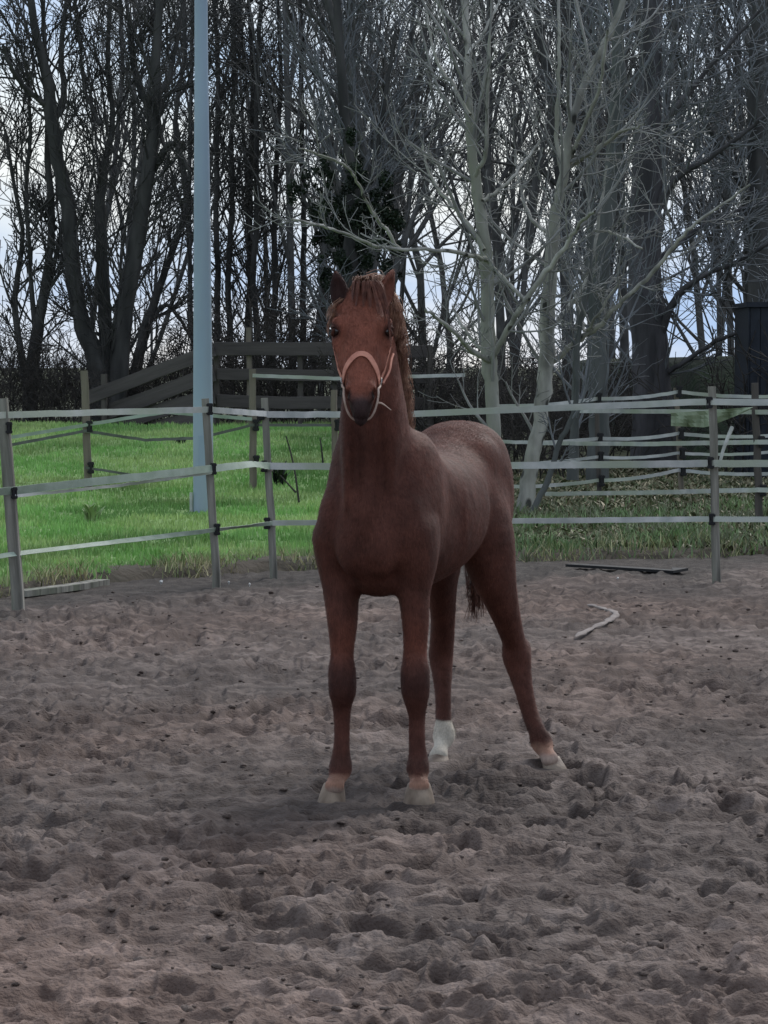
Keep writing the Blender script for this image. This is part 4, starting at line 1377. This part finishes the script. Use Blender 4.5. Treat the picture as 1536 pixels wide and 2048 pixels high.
ell(P(896, 1465, 13.42), (.022, .02, .02), (XAX, YAX, ZAX), k=.015)
ell(P(1090, 1488, 13.14), (.020, .02, .02), (XAX, YAX, ZAX), k=.015)
# stifles, flank
ell(hl(0.97, .19, 1.0), (.055, .09, .11), k=.06)
ell(hl(0.97, -.16, 1.0), (.055, .09, .11), k=.06)

# head
HT, HB = P(725, 575, 11.80), P(721, 845, 11.50)
HL_ = np.linalg.norm(HB - HT)
HSX = (HB - HT) / HL_
HLX = norm(XAX - HSX * HSX[0])
HN = np.cross(HSX, HLX)
if HN[1] > 0: HN = -HN


SC = .875        # overall length scale of the head


def hh(s, l, n_):
    return HT + HSX * s * SC + HLX * l + HN * n_


HAX = (HLX, HSX, HN)
sweep(HT, HSX, HLX, HN, [(r_[0] * SC, *r_[1:]) for r_ in [(-.02, .052, -.03, -.13), (.04, .080, -.004, -.18), (.10, .098, .002, -.22), (.17, .104, .006, -.25), (.24, .095, .004, -.262),
                         (.31, .083, .0, -.235), (.38, .070, -.002, -.18), (.45, .060, -.002, -.142), (.50, .054, -.003, -.125), (.545, .040, -.020, -.118), (.58, .028, -.040, -.105)]],
      k=.03, power=2.35, taper=0.0)
for sg in (-1, 1):
    ell(hh(.215, sg * .054, -.165), (.040, .09, .080), HAX, k=.03)          # cheek
    ell(hh(.165, sg * .096, -.035), (.022, .036, .020), HAX, k=.022)         # brow over the eye
    ell(hh(.215, sg * .098, -.068), (.016, .045, .014), HAX, k=.015)         # facial crest
    ell(hh(.26, sg * .080, -.080), (.012, .08, .016), HAX, k=.03)
    ell(hh(.120, sg * .088, .002), (.018, .022, .010), HAX, k=.025, cut=True)   # hollow above the eye
    ell(hh(.32, sg * .098, -.025), (.014, .09, .014), HAX, k=.03, cut=True)
    ell(hh(.190, sg * .120, -.042), (.014, .019, .015), HAX, k=.008, cut=True)  # socket
    ell(hh(.505, sg * .040, -.022), (.020, .036, .022), HAX, k=.018)         # nostril rim
ell(hh(.555, 0, -.050), (.029, .036, .034), HAX, k=.022)                      # upper lip
ell(hh(.570, 0, -.100), (.025, .040, .030), HAX, k=.02)                      # chin
ell(hh(.612, 0, -.072), (.060, .028, .004), HAX, k=.008, cut=True)           # mouth line
for sg in (-1, 1):
    na = norm(HSX * .85 + HLX * sg * .30)
    nb = norm(HLX - na * HLX.dot(na))
    ell(hh(.520, sg * .053, -.014), (.0095, .024, .022), (nb, na, np.cross(nb, na)), k=.006, cut=True)

# ears: the right one turned back and dark inside, the left one turned outwards
e0 = P(684, 604, 11.83)
e1 = P(668, 545, 11.86)
for (b_, t_, side, fwd, wid) in ((P(685, 616, 11.84), P(671, 542, 11.86), -1, norm(np.array([-.25, -1, .15])), .041),
                                 (P(762, 612, 11.85), P(786, 540, 11.88), 1, norm(np.array([.80, -.55, .1])), .047)):
    ax = norm(t_ - b_)
    L = np.linalg.norm(t_ - b_)
    fw = norm(fwd - ax * fwd.dot(ax))
    la = np.cross(ax, fw)
    m1, m2, m3 = b_ + ax * L * .30, b_ + ax * L * .62, b_ + ax * L * .86
    limb([(*(b_ - ax * .02), .026, .026), (*m1, wid * .92, .026), (*m2, wid * .82, .020), (*m3, wid * .45, .013), (*t_, .008, .007)], k=.015, n=14, lat=la)
    ell(b_ + ax * L * .46 + fw * .017, (wid * .60, L * .36, .020), (la, ax, fw), k=.006, cut=True)

# soft skin folds over ribs and shoulder, tendons and folds
for sg in (-1, 1):
    limb([(*hl(-.06, sg * .12, 1.24), .012, .012), (*hl(-.13, sg * .075, 1.10), .014, .014), (*hl(-.15, sg * .04, .98), .010, .010)], k=.05)
ell(hl(0.30, .245, 1.08), (.012, .05, .20), k=.06, cut=True)
ell(hl(0.30, -.245, 1.08), (.012, .05, .20), k=.06, cut=True)


def surface_nets(F, lo, vox):
    S = F < 0
    nx, ny, nz = F.shape
    cnt = np.zeros((nx - 1, ny - 1, nz - 1), np.int8)
    for dx in (0, 1):
        for dy in (0, 1):
            for dz in (0, 1):
                cnt += S[dx:nx - 1 + dx, dy:ny - 1 + dy, dz:nz - 1 + dz]
    act = (cnt > 0) & (cnt < 8)
    idx = np.full(act.shape, -1, np.int64)
    cells = np.argwhere(act)
    idx[act] = np.arange(len(cells))
    acc = np.zeros((len(cells), 3))
    num = np.zeros(len(cells))
    corners = [(i, j, k) for i in (0, 1) for j in (0, 1) for k in (0, 1)]
    vals = {c: F[cells[:, 0] + c[0], cells[:, 1] + c[1], cells[:, 2] + c[2]].astype(float) for c in corners}
    for c in corners:
        for ax in range(3):
            if c[ax] == 0:
                e = list(c); e[ax] = 1; e = tuple(e)
                a, b = vals[c], vals[e]
                m = (a < 0) != (b < 0)
                t = np.where(m, a / np.where(m, a - b, 1), 0)
                p = np.tile(np.array(c, float), (len(cells), 1))
                p[:, ax] += t
                acc[m] += p[m]
                num[m] += 1
    V = (cells + acc / num[:, None]) * vox + lo
    Q = []
    for ax in range(3):
        o1, o2 = [(1, 2), (2, 0), (0, 1)][ax]
        sl0 = [slice(None)] * 3; sl1 = [slice(None)] * 3
        sl0[ax] = slice(0, -1); sl1[ax] = slice(1, None)
        ch = S[tuple(sl0)] != S[tuple(sl1)]
        e = np.argwhere(ch)
        ok = (e[:, o1] > 0) & (e[:, o2] > 0) & (e[:, o1] < F.shape[o1] - 1) & (e[:, o2] < F.shape[o2] - 1)
        e = e[ok]
        ins = S[e[:, 0], e[:, 1], e[:, 2]]
        def at(d1, d2):
            q = e.copy(); q[:, o1] -= d1; q[:, o2] -= d2
            return idx[q[:, 0], q[:, 1], q[:, 2]]
        a, b, c_, d = at(1, 1), at(0, 1), at(0, 0), at(1, 0)
        q = np.stack([a, b, c_, d], 1)
        q[~ins] = q[~ins][:, ::-1]
        Q.append(q)
    return V, np.concatenate(Q)


HVt, HQ = surface_nets(FLD, LO, VOX)
# light smoothing of the net
nv = len(HVt)
ed = np.concatenate([HQ[:, [0, 1]], HQ[:, [1, 2]], HQ[:, [2, 3]], HQ[:, [3, 0]]])
for it in range(3):
    s_ = np.zeros((nv, 3))
    for ax in range(3):
        s_[:, ax] = np.bincount(ed[:, 0], HVt[ed[:, 1], ax], nv) + np.bincount(ed[:, 1], HVt[ed[:, 0], ax], nv)
    c_ = np.bincount(ed[:, 0], minlength=nv) + np.bincount(ed[:, 1], minlength=nv)
    HVt = HVt * 0.4 + 0.6 * s_ / np.maximum(c_, 1)[:, None]


def nrnd(p, f, s):
    return perlin(p[:, 0] * f + p[:, 2] * f * .37, p[:, 2] * f * .8 + p[:, 1] * f * .6, s)


# coat colours: chestnut, darker knees and points, pale pasterns, one white hind sock, grey-pink muzzle
col = np.tile(np.array([.090, .033, .023]), (nv, 1))
v1 = (0.5 + nrnd(HVt, 4, 71))[:, None]
col = col * (0.86 + 0.25 * v1)
x_, y_, z_ = HVt[:, 0], HVt[:, 1], HVt[:, 2]
hs = (HVt - HT) @ HSX / SC
hn = (HVt - HT) @ HN
hlx = np.abs((HVt - HT) @ HLX)
inhead = (hs > -.1) & (hn > -.30) & (hs < .62) & (y_ < 11.98) & (z_ > 1.44)
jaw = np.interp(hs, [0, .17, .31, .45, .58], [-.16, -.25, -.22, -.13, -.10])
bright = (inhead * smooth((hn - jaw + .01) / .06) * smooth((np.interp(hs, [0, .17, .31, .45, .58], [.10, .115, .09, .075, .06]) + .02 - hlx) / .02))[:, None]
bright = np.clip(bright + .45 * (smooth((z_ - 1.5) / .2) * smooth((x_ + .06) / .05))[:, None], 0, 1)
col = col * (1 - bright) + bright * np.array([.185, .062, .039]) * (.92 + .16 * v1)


def mix(mask, c):
    global col
    m = np.clip(mask, 0, 1)[:, None]
    col = col * (1 - m) + m * np.asarray(c)


knee = smooth(1 - np.abs(z_ - .46) / .13) * (y_ < 12.5) * (z_ < .7)
mix(smooth((.80 - z_) / .2) * smooth((z_ - .5) / .1) * (y_ < 12.5) * .8, (.145, .048, .031))
mix(knee * .7, (.040, .016, .013))
mix(smooth((.42 - z_) / .1) * .35 * (y_ < 12.5), (.09, .034, .026))
fet = smooth(1 - np.abs(z_ - .150) / .05)
mix(fet * .65, (.055, .024, .018))
jit = 0.012 * nrnd(HVt, 22, 72)
mix(smooth((.116 + jit - z_) / .03) * .9, (.30, .165, .115))
mix(smooth((.075 + jit - z_) / .03) * .8, (.33, .26, .22))
white = smooth((.168 + .4 * jit - z_) / .012) * (x_ < .38) * (y_ > 12.8)
mix(white, np.array([.46, .41, .34]) * (.8 + .4 * v1))
mz = inhead * smooth((hs - .505) / .05)
mix(mz * .75, (.085, .052, .048))
mix(inhead * smooth((hs - .530) / .03) * .85, (.030, .019, .019))
for sg in (-1, 1):
    nd = np.linalg.norm(HVt - hh(.522, sg * .054, -.016), axis=1)
    mix(smooth((.026 - nd) / .012) * .95, (.008, .005, .005))
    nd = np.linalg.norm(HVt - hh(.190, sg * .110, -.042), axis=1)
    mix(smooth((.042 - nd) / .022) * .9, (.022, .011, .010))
nd = np.linalg.norm((HVt - P(676, 578, 11.85)) * np.array([1, .7, .62]), axis=1)
mix(smooth((.05 - nd) / .015) * .9, (.018, .010, .010))
mix(smooth((np.array(z_) - 1.86) / .04) * (x_ > .0) * smooth((np.abs((HVt - P(775, 580, 11.88)) @ ZAX) < .09) * 1.) * .5, (.13, .055, .038))
mix(smooth((.86 - z_) / .06) * (y_ > 12.45) * smooth((z_ - .55) / .2) * .0, (.03, .012, .012))

hme = np_mesh('horse_body', HVt, HQ)
set_col(hme, col)
hm = bpy.data.materials.new('chestnut coat')
hm.use_nodes = True
n_, l_ = hm.node_tree.nodes, hm.node_tree.links
bs = n_['Principled BSDF']
at = n_.new('ShaderNodeAttribute'); at.attribute_name = 'tint'
tc_ = n_.new('ShaderNodeTexCoord')
mp_ = n_.new('ShaderNodeMapping'); mp_.inputs['Scale'].default_value = (1, 1, .22)
l_.new(tc_.outputs['Object'], mp_.inputs['Vector'])
nz1 = n_.new('ShaderNodeTexNoise'); nz1.inputs['Scale'].default_value = 170; nz1.inputs['Detail'].default_value = 4
l_.new(mp_.outputs['Vector'], nz1.inputs['Vector'])
nz2 = n_.new('ShaderNodeTexNoise'); nz2.inputs['Scale'].default_value = 14; nz2.inputs['Detail'].default_value = 5
l_.new(tc_.outputs['Object'], nz2.inputs['Vector'])
mr_ = n_.new('ShaderNodeMapRange'); mr_.inputs['To Min'].default_value = .45; mr_.inputs['To Max'].default_value = 1.55
l_.new(nz2.outputs['Fac'], mr_.inputs['Value'])
mr2 = n_.new('ShaderNodeMapRange'); mr2.inputs['To Min'].default_value = .65; mr2.inputs['To Max'].default_value = 1.35
l_.new(nz1.outputs['Fac'], mr2.inputs['Value'])
mu = n_.new('ShaderNodeMath'); mu.operation = 'MULTIPLY'
l_.new(mr_.outputs['Result'], mu.inputs[0]); l_.new(mr2.outputs['Result'], mu.inputs[1])
vm = n_.new('ShaderNodeVectorMath'); vm.operation = 'SCALE'
l_.new(at.outputs['Color'], vm.inputs[0]); l_.new(mu.outputs['Value'], vm.inputs['Scale'])
l_.new(vm.outputs['Vector'], bs.inputs['Base Color'])
bs.inputs['Roughness'].default_value = .66
bs.inputs['Specular IOR Level'].default_value = .16
bs.inputs['Sheen Weight'].default_value = .05
bs.inputs['Sheen Roughness'].default_value = .4
bs.inputs['Sheen Tint'].default_value = (.8, .5, .4, 1)
bp_ = n_.new('ShaderNodeBump'); bp_.inputs['Strength'].default_value = .35; bp_.inputs['Distance'].default_value = .003
l_.new(nz1.outputs['Fac'], bp_.inputs['Height']); l_.new(bp_.outputs['Normal'], bs.inputs['Normal'])
bp2 = n_.new('ShaderNodeBump'); bp2.inputs['Strength'].default_value = .5; bp2.inputs['Distance'].default_value = .02
nz3 = n_.new('ShaderNodeTexNoise'); nz3.inputs['Scale'].default_value = 9; nz3.inputs['Detail'].default_value = 3
l_.new(tc_.outputs['Object'], nz3.inputs['Vector']); l_.new(nz3.outputs['Fac'], bp2.inputs['Height']); l_.new(bp2.outputs['Normal'], bp_.inputs['Normal'])

hroot = empty('horse', (float(HF[0]), float(HF[1]), 0), label='young chestnut horse standing on the arena sand facing the camera', cat='horse')
body = link_mesh('body', hme, hm, hroot)


# short winter hair lying over the skin
def coat_hair(n, seed):
    r = np.random.default_rng(seed)
    a, b, c = HVt[HQ[:, 0]], HVt[HQ[:, 1]], HVt[HQ[:, 3]]
    nr = np.cross(b - a, c - a)
    nr /= np.linalg.norm(nr, axis=1, keepdims=True) + 1e-9
    f = r.integers(0, len(HQ), n)
    uu, vv = r.random((n, 1)), r.random((n, 1))
    p = a[f] + (b - a)[f] * uu + (c - a)[f] * vv
    nn, cc = nr[f], col[HQ[f, 0]]
    flow = -ZAX * 0.85 + HU * 0.55 + r.normal(0, .16, (n, 3))
    ih = inhead[HQ[f, 0]]
    flow[ih] = HSX + r.normal(0, .12, (int(ih.sum()), 3))
    flow -= nn * (flow * nn).sum(1, keepdims=True)
    flow /= np.linalg.norm(flow, axis=1, keepdims=True) + 1e-9
    L = r.uniform(.010, .022, (n, 1)) * np.where(ih, .55, 1)[:, None] * np.where(p[:, 2] < .5, .6, 1)[:, None]
    sd = np.cross(nn, flow)
    w = .0011
    keep = (p[:, 2] > .09) & (np.linalg.norm(cc, axis=1) > .02)
    for sg in (-1, 1):
        keep &= np.linalg.norm(p - hh(.190, sg * .105, -.044), axis=1) > .028
    V = np.stack([p - sd * w - nn * .001, p + sd * w - nn * .001, p + flow * L + nn * (.0025 + .0015 * r.random((n, 1)))], 1)[keep]
    cl = np.repeat((cc * np.clip(r.normal(1.0, .22, (n, 1)), .5, 1.6))[keep], 3, axis=0)
    me = np_mesh('coat_hair', V.reshape(-1, 3), np.arange(len(V) * 3).reshape(-1, 3), False)
    set_col(me, cl)
    return me


ch_ = link_mesh('coat_hair', coat_hair(230000, 91), hm, hroot)
ch_['kind'] = 'stuff'


# hooves
def hoof(foot, front, half_w, hgt, name_col):
    """Sloping horn cone; foot = ground centre, front = unit vector the toe points to."""
    side = np.cross(front, ZAX)
    V, Fc = [], []
    n = 20
    for k, (z, s, sh) in enumerate(((-.03, 1.0, .030), (0, 1.03, .024), (hgt * .5, .92, .008), (hgt, .76, -.006), (hgt + .008, .70, -.010))):
        for i in range(n):
            a = i * 2 * math.pi / n
            f = math.cos(a)
            rf = half_w * (1.12 if f > 0 else .80)
            q = foot + front * (f * rf * s + sh) + side * math.sin(a) * half_w * s + ZAX * z
            V.append(q)
    for k in range(4):
        for i in range(n):
            Fc.append((k * n + i, k * n + (i + 1) % n, (k + 1) * n + (i + 1) % n, (k + 1) * n + i))
    c = foot + ZAX * (hgt + .012)
    V.append(c)
    me = bpy.data.meshes.new('hoof')
    me.from_pydata([tuple(v) for v in V], [], Fc + [(4 * n + i, 4 * n + (i + 1) % n, 5 * n) for i in range(n)])
    me.polygons.foreach_set('use_smooth', [True] * len(me.polygons))
    return link_mesh('hoof', me, name_col, hroot)


horn = material('grey horn', (.29, .225, .17), (.13, .095, .07), scale=14, rough=.8, bump=.4, bscale=60, stretch=(1, 1, .3))
hornw = material('pale horn', (.29, .23, .175), (.15, .11, .085), scale=20, rough=.6, bump=.4, bscale=60, stretch=(1, 1, .3))
hoof(G(666, 1606) + YAX * .03, norm(np.array([-.25, -1, 0])), .054, .064, horn)
hoof(G(838, 1608) + YAX * .03, norm(np.array([0.02, -1, 0])), .060, .068, horn)
hoof(G(1105, 1538) + YAX * .03, norm(np.array([.45, -1, 0])), .050, .040, hornw)
hoof(G(877, 1524) + YAX * .03, norm(np.array([-.2, -1, 0])), .050, .026, hornw)

# eyes
eye_m = material('dark eye', (.012, .007, .006), (.006, .004, .004), rough=.08, bump=0, spec=.7)
for sg in (-1, 1):
    T = Tubes()
    th = np.linspace(0, math.pi, 12)
    c0 = hh(.190, sg * .097, -.044)
    T.add([c0 + HLX * sg * -.0165 * math.cos(t) for t in th], np.maximum(.0165 * np.sin(th), .0004), 20)
    link_mesh('eye', T.build('eye'), eye_m, hroot)
    T = Tubes()           # upper and lower lid
    for ua, off in ((-1, -.017), (1, .017)):
        pts = [hh(.190 + off * math.sin(t) * 1.0, sg * (.112 - .006 * abs(math.cos(t))), -.042 + .022 * math.cos(t)) for t in np.linspace(0.15, math.pi - .15, 9)]
        T.add(pts, [.003, .005, .006, .0065, .007, .0065, .006, .005, .003], 8)
    e = link_mesh('eyelid', T.build('lid'), hm, hroot)
    set_col(e.data, np.array([.07, .028, .02]))


# hair
def hair(name, mt, roots, seed, parent=hroot, wid=.0016, clump=.8):
    """roots: list of (list of control points, spread start, spread end, strands)."""
    r = np.random.default_rng(seed)
    T = Tubes()
    for ctrl, s0, s1, n in roots:
        ctrl = np.asarray(ctrl, float)
        m = len(ctrl)
        clumps = r.normal(0, 1, (max(3, n // 14), 3))
        for k in range(n):
            cl = clumps[k % len(clumps)]
            f = np.linspace(0, 1, m)[:, None]
            off = cl * (s0 * (1 - f) + s1 * f) * clump + r.normal(0, 1, 3) * (s0 * (1 - f) + s1 * .35 * f) + r.normal(0, s1 * .12, (m, 3)) * f
            c = catmull(ctrl + off, 3 * m)
            L = r.uniform(.5, 1.0)
            c = c[:max(4, int(len(c) * L))]
            T.add(c, wid * r.uniform(.6, 1.5) * np.linspace(1, .35, len(c)), 3)
    return link_mesh(name, T.build(name), mt, parent)


mane_m = material('chestnut mane hair', (.38, .21, .13), (.16, .065, .04), scale=45, rough=.5, bump=0, spec=.4)
tail_m = material('dark chestnut tail hair', (.20, .085, .055), (.07, .028, .02), scale=60, rough=.5, bump=0, spec=.4)
# forelock brushed down over the forehead
rt = []
for k, (l0, l1, s1, n) in enumerate(((-.030, -.040, .085, 60), (-.014, -.022, .11, 70), (.004, .004, .115, 80), (.018, .030, .13, 80), (.032, .062, .15, 80), (.044, .090, .18, 90), (.052, .108, .24, 60), (.056, .112, .30, 40))):
    f = .008 - 1.2 * max(0, abs(l1) - .06) * .9
    rt.append(([hh(-.035, l0 * .8, -.045), hh(-.028, l0, .002), hh(.015, (l0 * .6 + l1 * .4), .010), hh(s1 * .6, l1 * .92, .008 + f * .3), hh(s1, l1, f)], .004, .0045, n))
lock_m = material('chestnut forelock hair', (.20, .078, .050), (.10, .036, .025), scale=45, rough=.5, bump=0, spec=.35)
hair('forelock', lock_m, rt, 81, clump=.45, wid=.0013)
# mane: roots along the crest, falling to the horse's left (right in the photograph)
rt = []
rm = np.random.default_rng(82)
crest = catmull([P(728, 572, 11.96), P(748, 600, 12.02), P(758, 660, 12.08), P(762, 730, 12.13), P(770, 800, 12.19), P(790, 865, 12.26), P(806, 884, 12.32)], 40)
for k in range(40):
    b = crest[k]
    t = k / 39
    edge_x = P(np.interp(t, [0, .12, .3, .5, .75, 1], [772, 790, 802, 809, 818, 827]), 700, b[1])[0]
    dx = edge_x - b[0]
    drop = rm.uniform(.10, .20) * (1 if t > .1 else .6)
    w1, w2 = rm.normal(0, .003, 2)
    rt.append(([b + [-.005, -.02, 0], b + [dx * .55 + w1, -.01, .020], b + [dx * .92, -.035 + w2, -.035], b + [dx * (1.0 + rm.normal(0, .05)), -.06, -drop * .6], b + [dx * .96 + w2, -.08, -drop]], .015, .021, 100))
hair('mane', mane_m, rt, 83, clump=.15, wid=.0013)
# tuft over the poll and wisps at the cheek
rt = [([hh(-.02, .0 + i * .012, -.06), hh(-.055, .01 + i * .012, -.035), hh(-.05, .02 + i * .016, -.0), hh(-.02, .02 + i * .018, .014)], .007, .008, 70) for i in (-3, -2, -1, 0, 1, 2, 3)]
rt += [([hh(.02, -.075, -.06), hh(.06, -.112, -.055), hh(.11, -.128, -.05), hh(.14, -.128, -.04)], .005, .007, 26),
       ([hh(.05, -.09, -.10), hh(.10, -.118, -.11), hh(.14, -.126, -.12), hh(.19, -.122, -.12)], .006, .008, 16)]
hair('poll_tuft', mane_m, rt, 84, clump=.5, wid=.0013)
# tail, hanging behind between the hind legs
tb = hl(1.37, 0, 1.27)
rt = []
rm = np.random.default_rng(85)
for k in range(26):
    o = np.array([rm.normal(0, .014), rm.normal(0, .014), 0])
    e_ = P(953 + rm.normal(0, 17), 1220 + rm.uniform(-60, 45), 13.48)
    mid = P(956 + rm.normal(0, 12), 1100, 13.52)
    rt.append(([tb + o, tb + o + HU * .07 + [0.0, 0, -.07], tb + o + HU * .09 + [.0, 0, -.20], mid, (mid + e_) / 2, e_], .007, .013, 60))
hair('tail', tail_m, rt, 86, wid=.0022)
# chin whiskers and feather behind the hind fetlocks
rt = [([P(899, 1450, 13.42), P(903, 1462, 13.45), P(906, 1474, 13.47)], .006, .010, 60)]
hair('fetlock_hair', material('white hair', (.5, .47, .41), (.4, .36, .3), rough=.6, bump=0), rt, 87)

# ------------------------------------------------------------------ halter
halt_m = material('orange pink webbing', (.60, .27, .19), (.46, .19, .135), scale=30, rough=.7, bump=.4, bscale=300)
rope_m = material('pale cord', (.46, .35, .29), (.32, .22, .17), scale=30, rough=.7, bump=.3, bscale=200)
ring_m = material('dull steel', (.35, .33, .31), rough=.35, bump=0)
ring_m.node_tree.nodes['Principled BSDF'].inputs['Metallic'].default_value = .8
hal = empty('halter', tuple(hh(.36, 0, 0)), label='orange pink halter with pale chin cord on the head of the horse', cat='halter')
FI = FLD
def fsample(p):
    q = (np.asarray(p) - LO) / VOX
    i = np.clip(q.astype(int), 0, [NX - 2, NY - 2, NZ - 2])
    f = q - i
    v = 0
    for dx in (0, 1):
        for dy in (0, 1):
            for dz in (0, 1):
                v += FI[i[0] + dx, i[1] + dy, i[2] + dz] * (f[0] if dx else 1 - f[0]) * (f[1] if dy else 1 - f[1]) * (f[2] if dz else 1 - f[2])
    return float(v)


def push_out(p, c, off):
    """Slide p along the ray from c until it lies 'off' outside the skin."""
    d = norm(np.asarray(p) - np.asarray(c))
    q = np.asarray(c, float).copy()
    last = q.copy()
    for _ in range(160):
        q = q + d * .002
        if fsample(q) > 0:
            break
    return q + d * off


def strap(name, pts, w, mt, thick=.004, lift=.004, closed=False, ctr=None):
    """Flat strap over the skin; pts are head coordinates (s, l, n)."""
    c = catmull(np.array([hh(*p) for p in pts]), 10 * len(pts))
    out = []
    for p in c:
        s = float((p - HT) @ HSX) / SC
        cc = hh(s, 0, -.09)
        out.append(push_out(p, cc, lift))
    c = np.array(out)
    for _ in range(2):
        c[1:-1] = c[1:-1] * .5 + (c[2:] + c[:-2]) * .25
    tan = np.gradient(c, axis=0); tan /= np.linalg.norm(tan, axis=1, keepdims=True)
    cen = np.array([hh(float((p - HT) @ HSX) / SC, 0, -.09) for p in c])
    nn = c - cen; nn /= np.linalg.norm(nn, axis=1, keepdims=True)
    sd_ = np.cross(tan, nn); sd_ /= np.linalg.norm(sd_, axis=1, keepdims=True)
    V = np.concatenate([c - sd_ * w / 2 - nn * thick / 2, c + sd_ * w / 2 - nn * thick / 2, c + sd_ * w / 2 + nn * thick / 2, c - sd_ * w / 2 + nn * thick / 2])
    n = len(c)
    q = [(k * n + i, ((k + 1) % 4) * n + i, ((k + 1) % 4) * n + i + 1, k * n + i + 1) for k in range(4) for i in range(n - 1)]
    return link_mesh(name, np_mesh(name, V, np.array(q), False), mt, hal), c


_, nb_c = strap('noseband', [(.425, -.085, -.12), (.420, -.085, -.06), (.378, -.062, -.01), (.344, -.030, .02), (.334, 0, .02), (.346, .034, .02), (.390, .066, -.01), (.432, .086, -.06), (.438, .086, -.12)], .021, halt_m)
for sg in (-1, 1):
    strap('cheek_strap', [(.410, sg * .085, -.085), (.30, sg * .10, -.105), (.20, sg * .12, -.13), (.10, sg * .115, -.13), (.02, sg * .08, -.12)], .018, halt_m)
    rp = push_out(hh(.430, sg * .09, -.078), hh(.392, 0, -.09), .006)
    T = Tubes()
    ex, ey = HSX, norm(HN * .9 + HLX * sg * .2)
    T.add([rp + ex * .019 * math.cos(a) + ey * .019 * math.sin(a) for a in np.linspace(0, 2 * math.pi, 22)], [.0032] * 22, 8)
    link_mesh('ring', T.build('ring'), ring_m, hal)
    # loose cord from the ring, hanging along the muzzle under the chin
    a0 = rp
    T = Tubes()
    cpts = [rp, hh(.458, sg * .070, -.055), hh(.485, sg * .064, -.030), hh(.52, sg * .064, -.030), hh(.565, sg * .054, -.055), hh(.592, sg * .034, -.085), hh(.600, 0, -.10)]
    T.add(catmull(cpts, 30), [.0042] * 30, 8)
    link_mesh('chin_cord', T.build('cord'), rope_m, hal)
T = Tubes()
T.add(catmull([hh(.425, .080, -.08), hh(.36, .104, -.085), hh(.30, .110, -.10), hh(.25, .118, -.12)], 16), [.0045] * 16, 8)
link_mesh('throat_cord', T.build('cord'), halt_m, hal)
T = Tubes()
T.add(catmull([hh(.54, .060, -.05), hh(.548, .08, -.045), hh(.575, .112, -.05)], 10), np.linspace(.005, .0015, 10), 7)
link_mesh('cord_end', T.build('cord'), rope_m, hal)
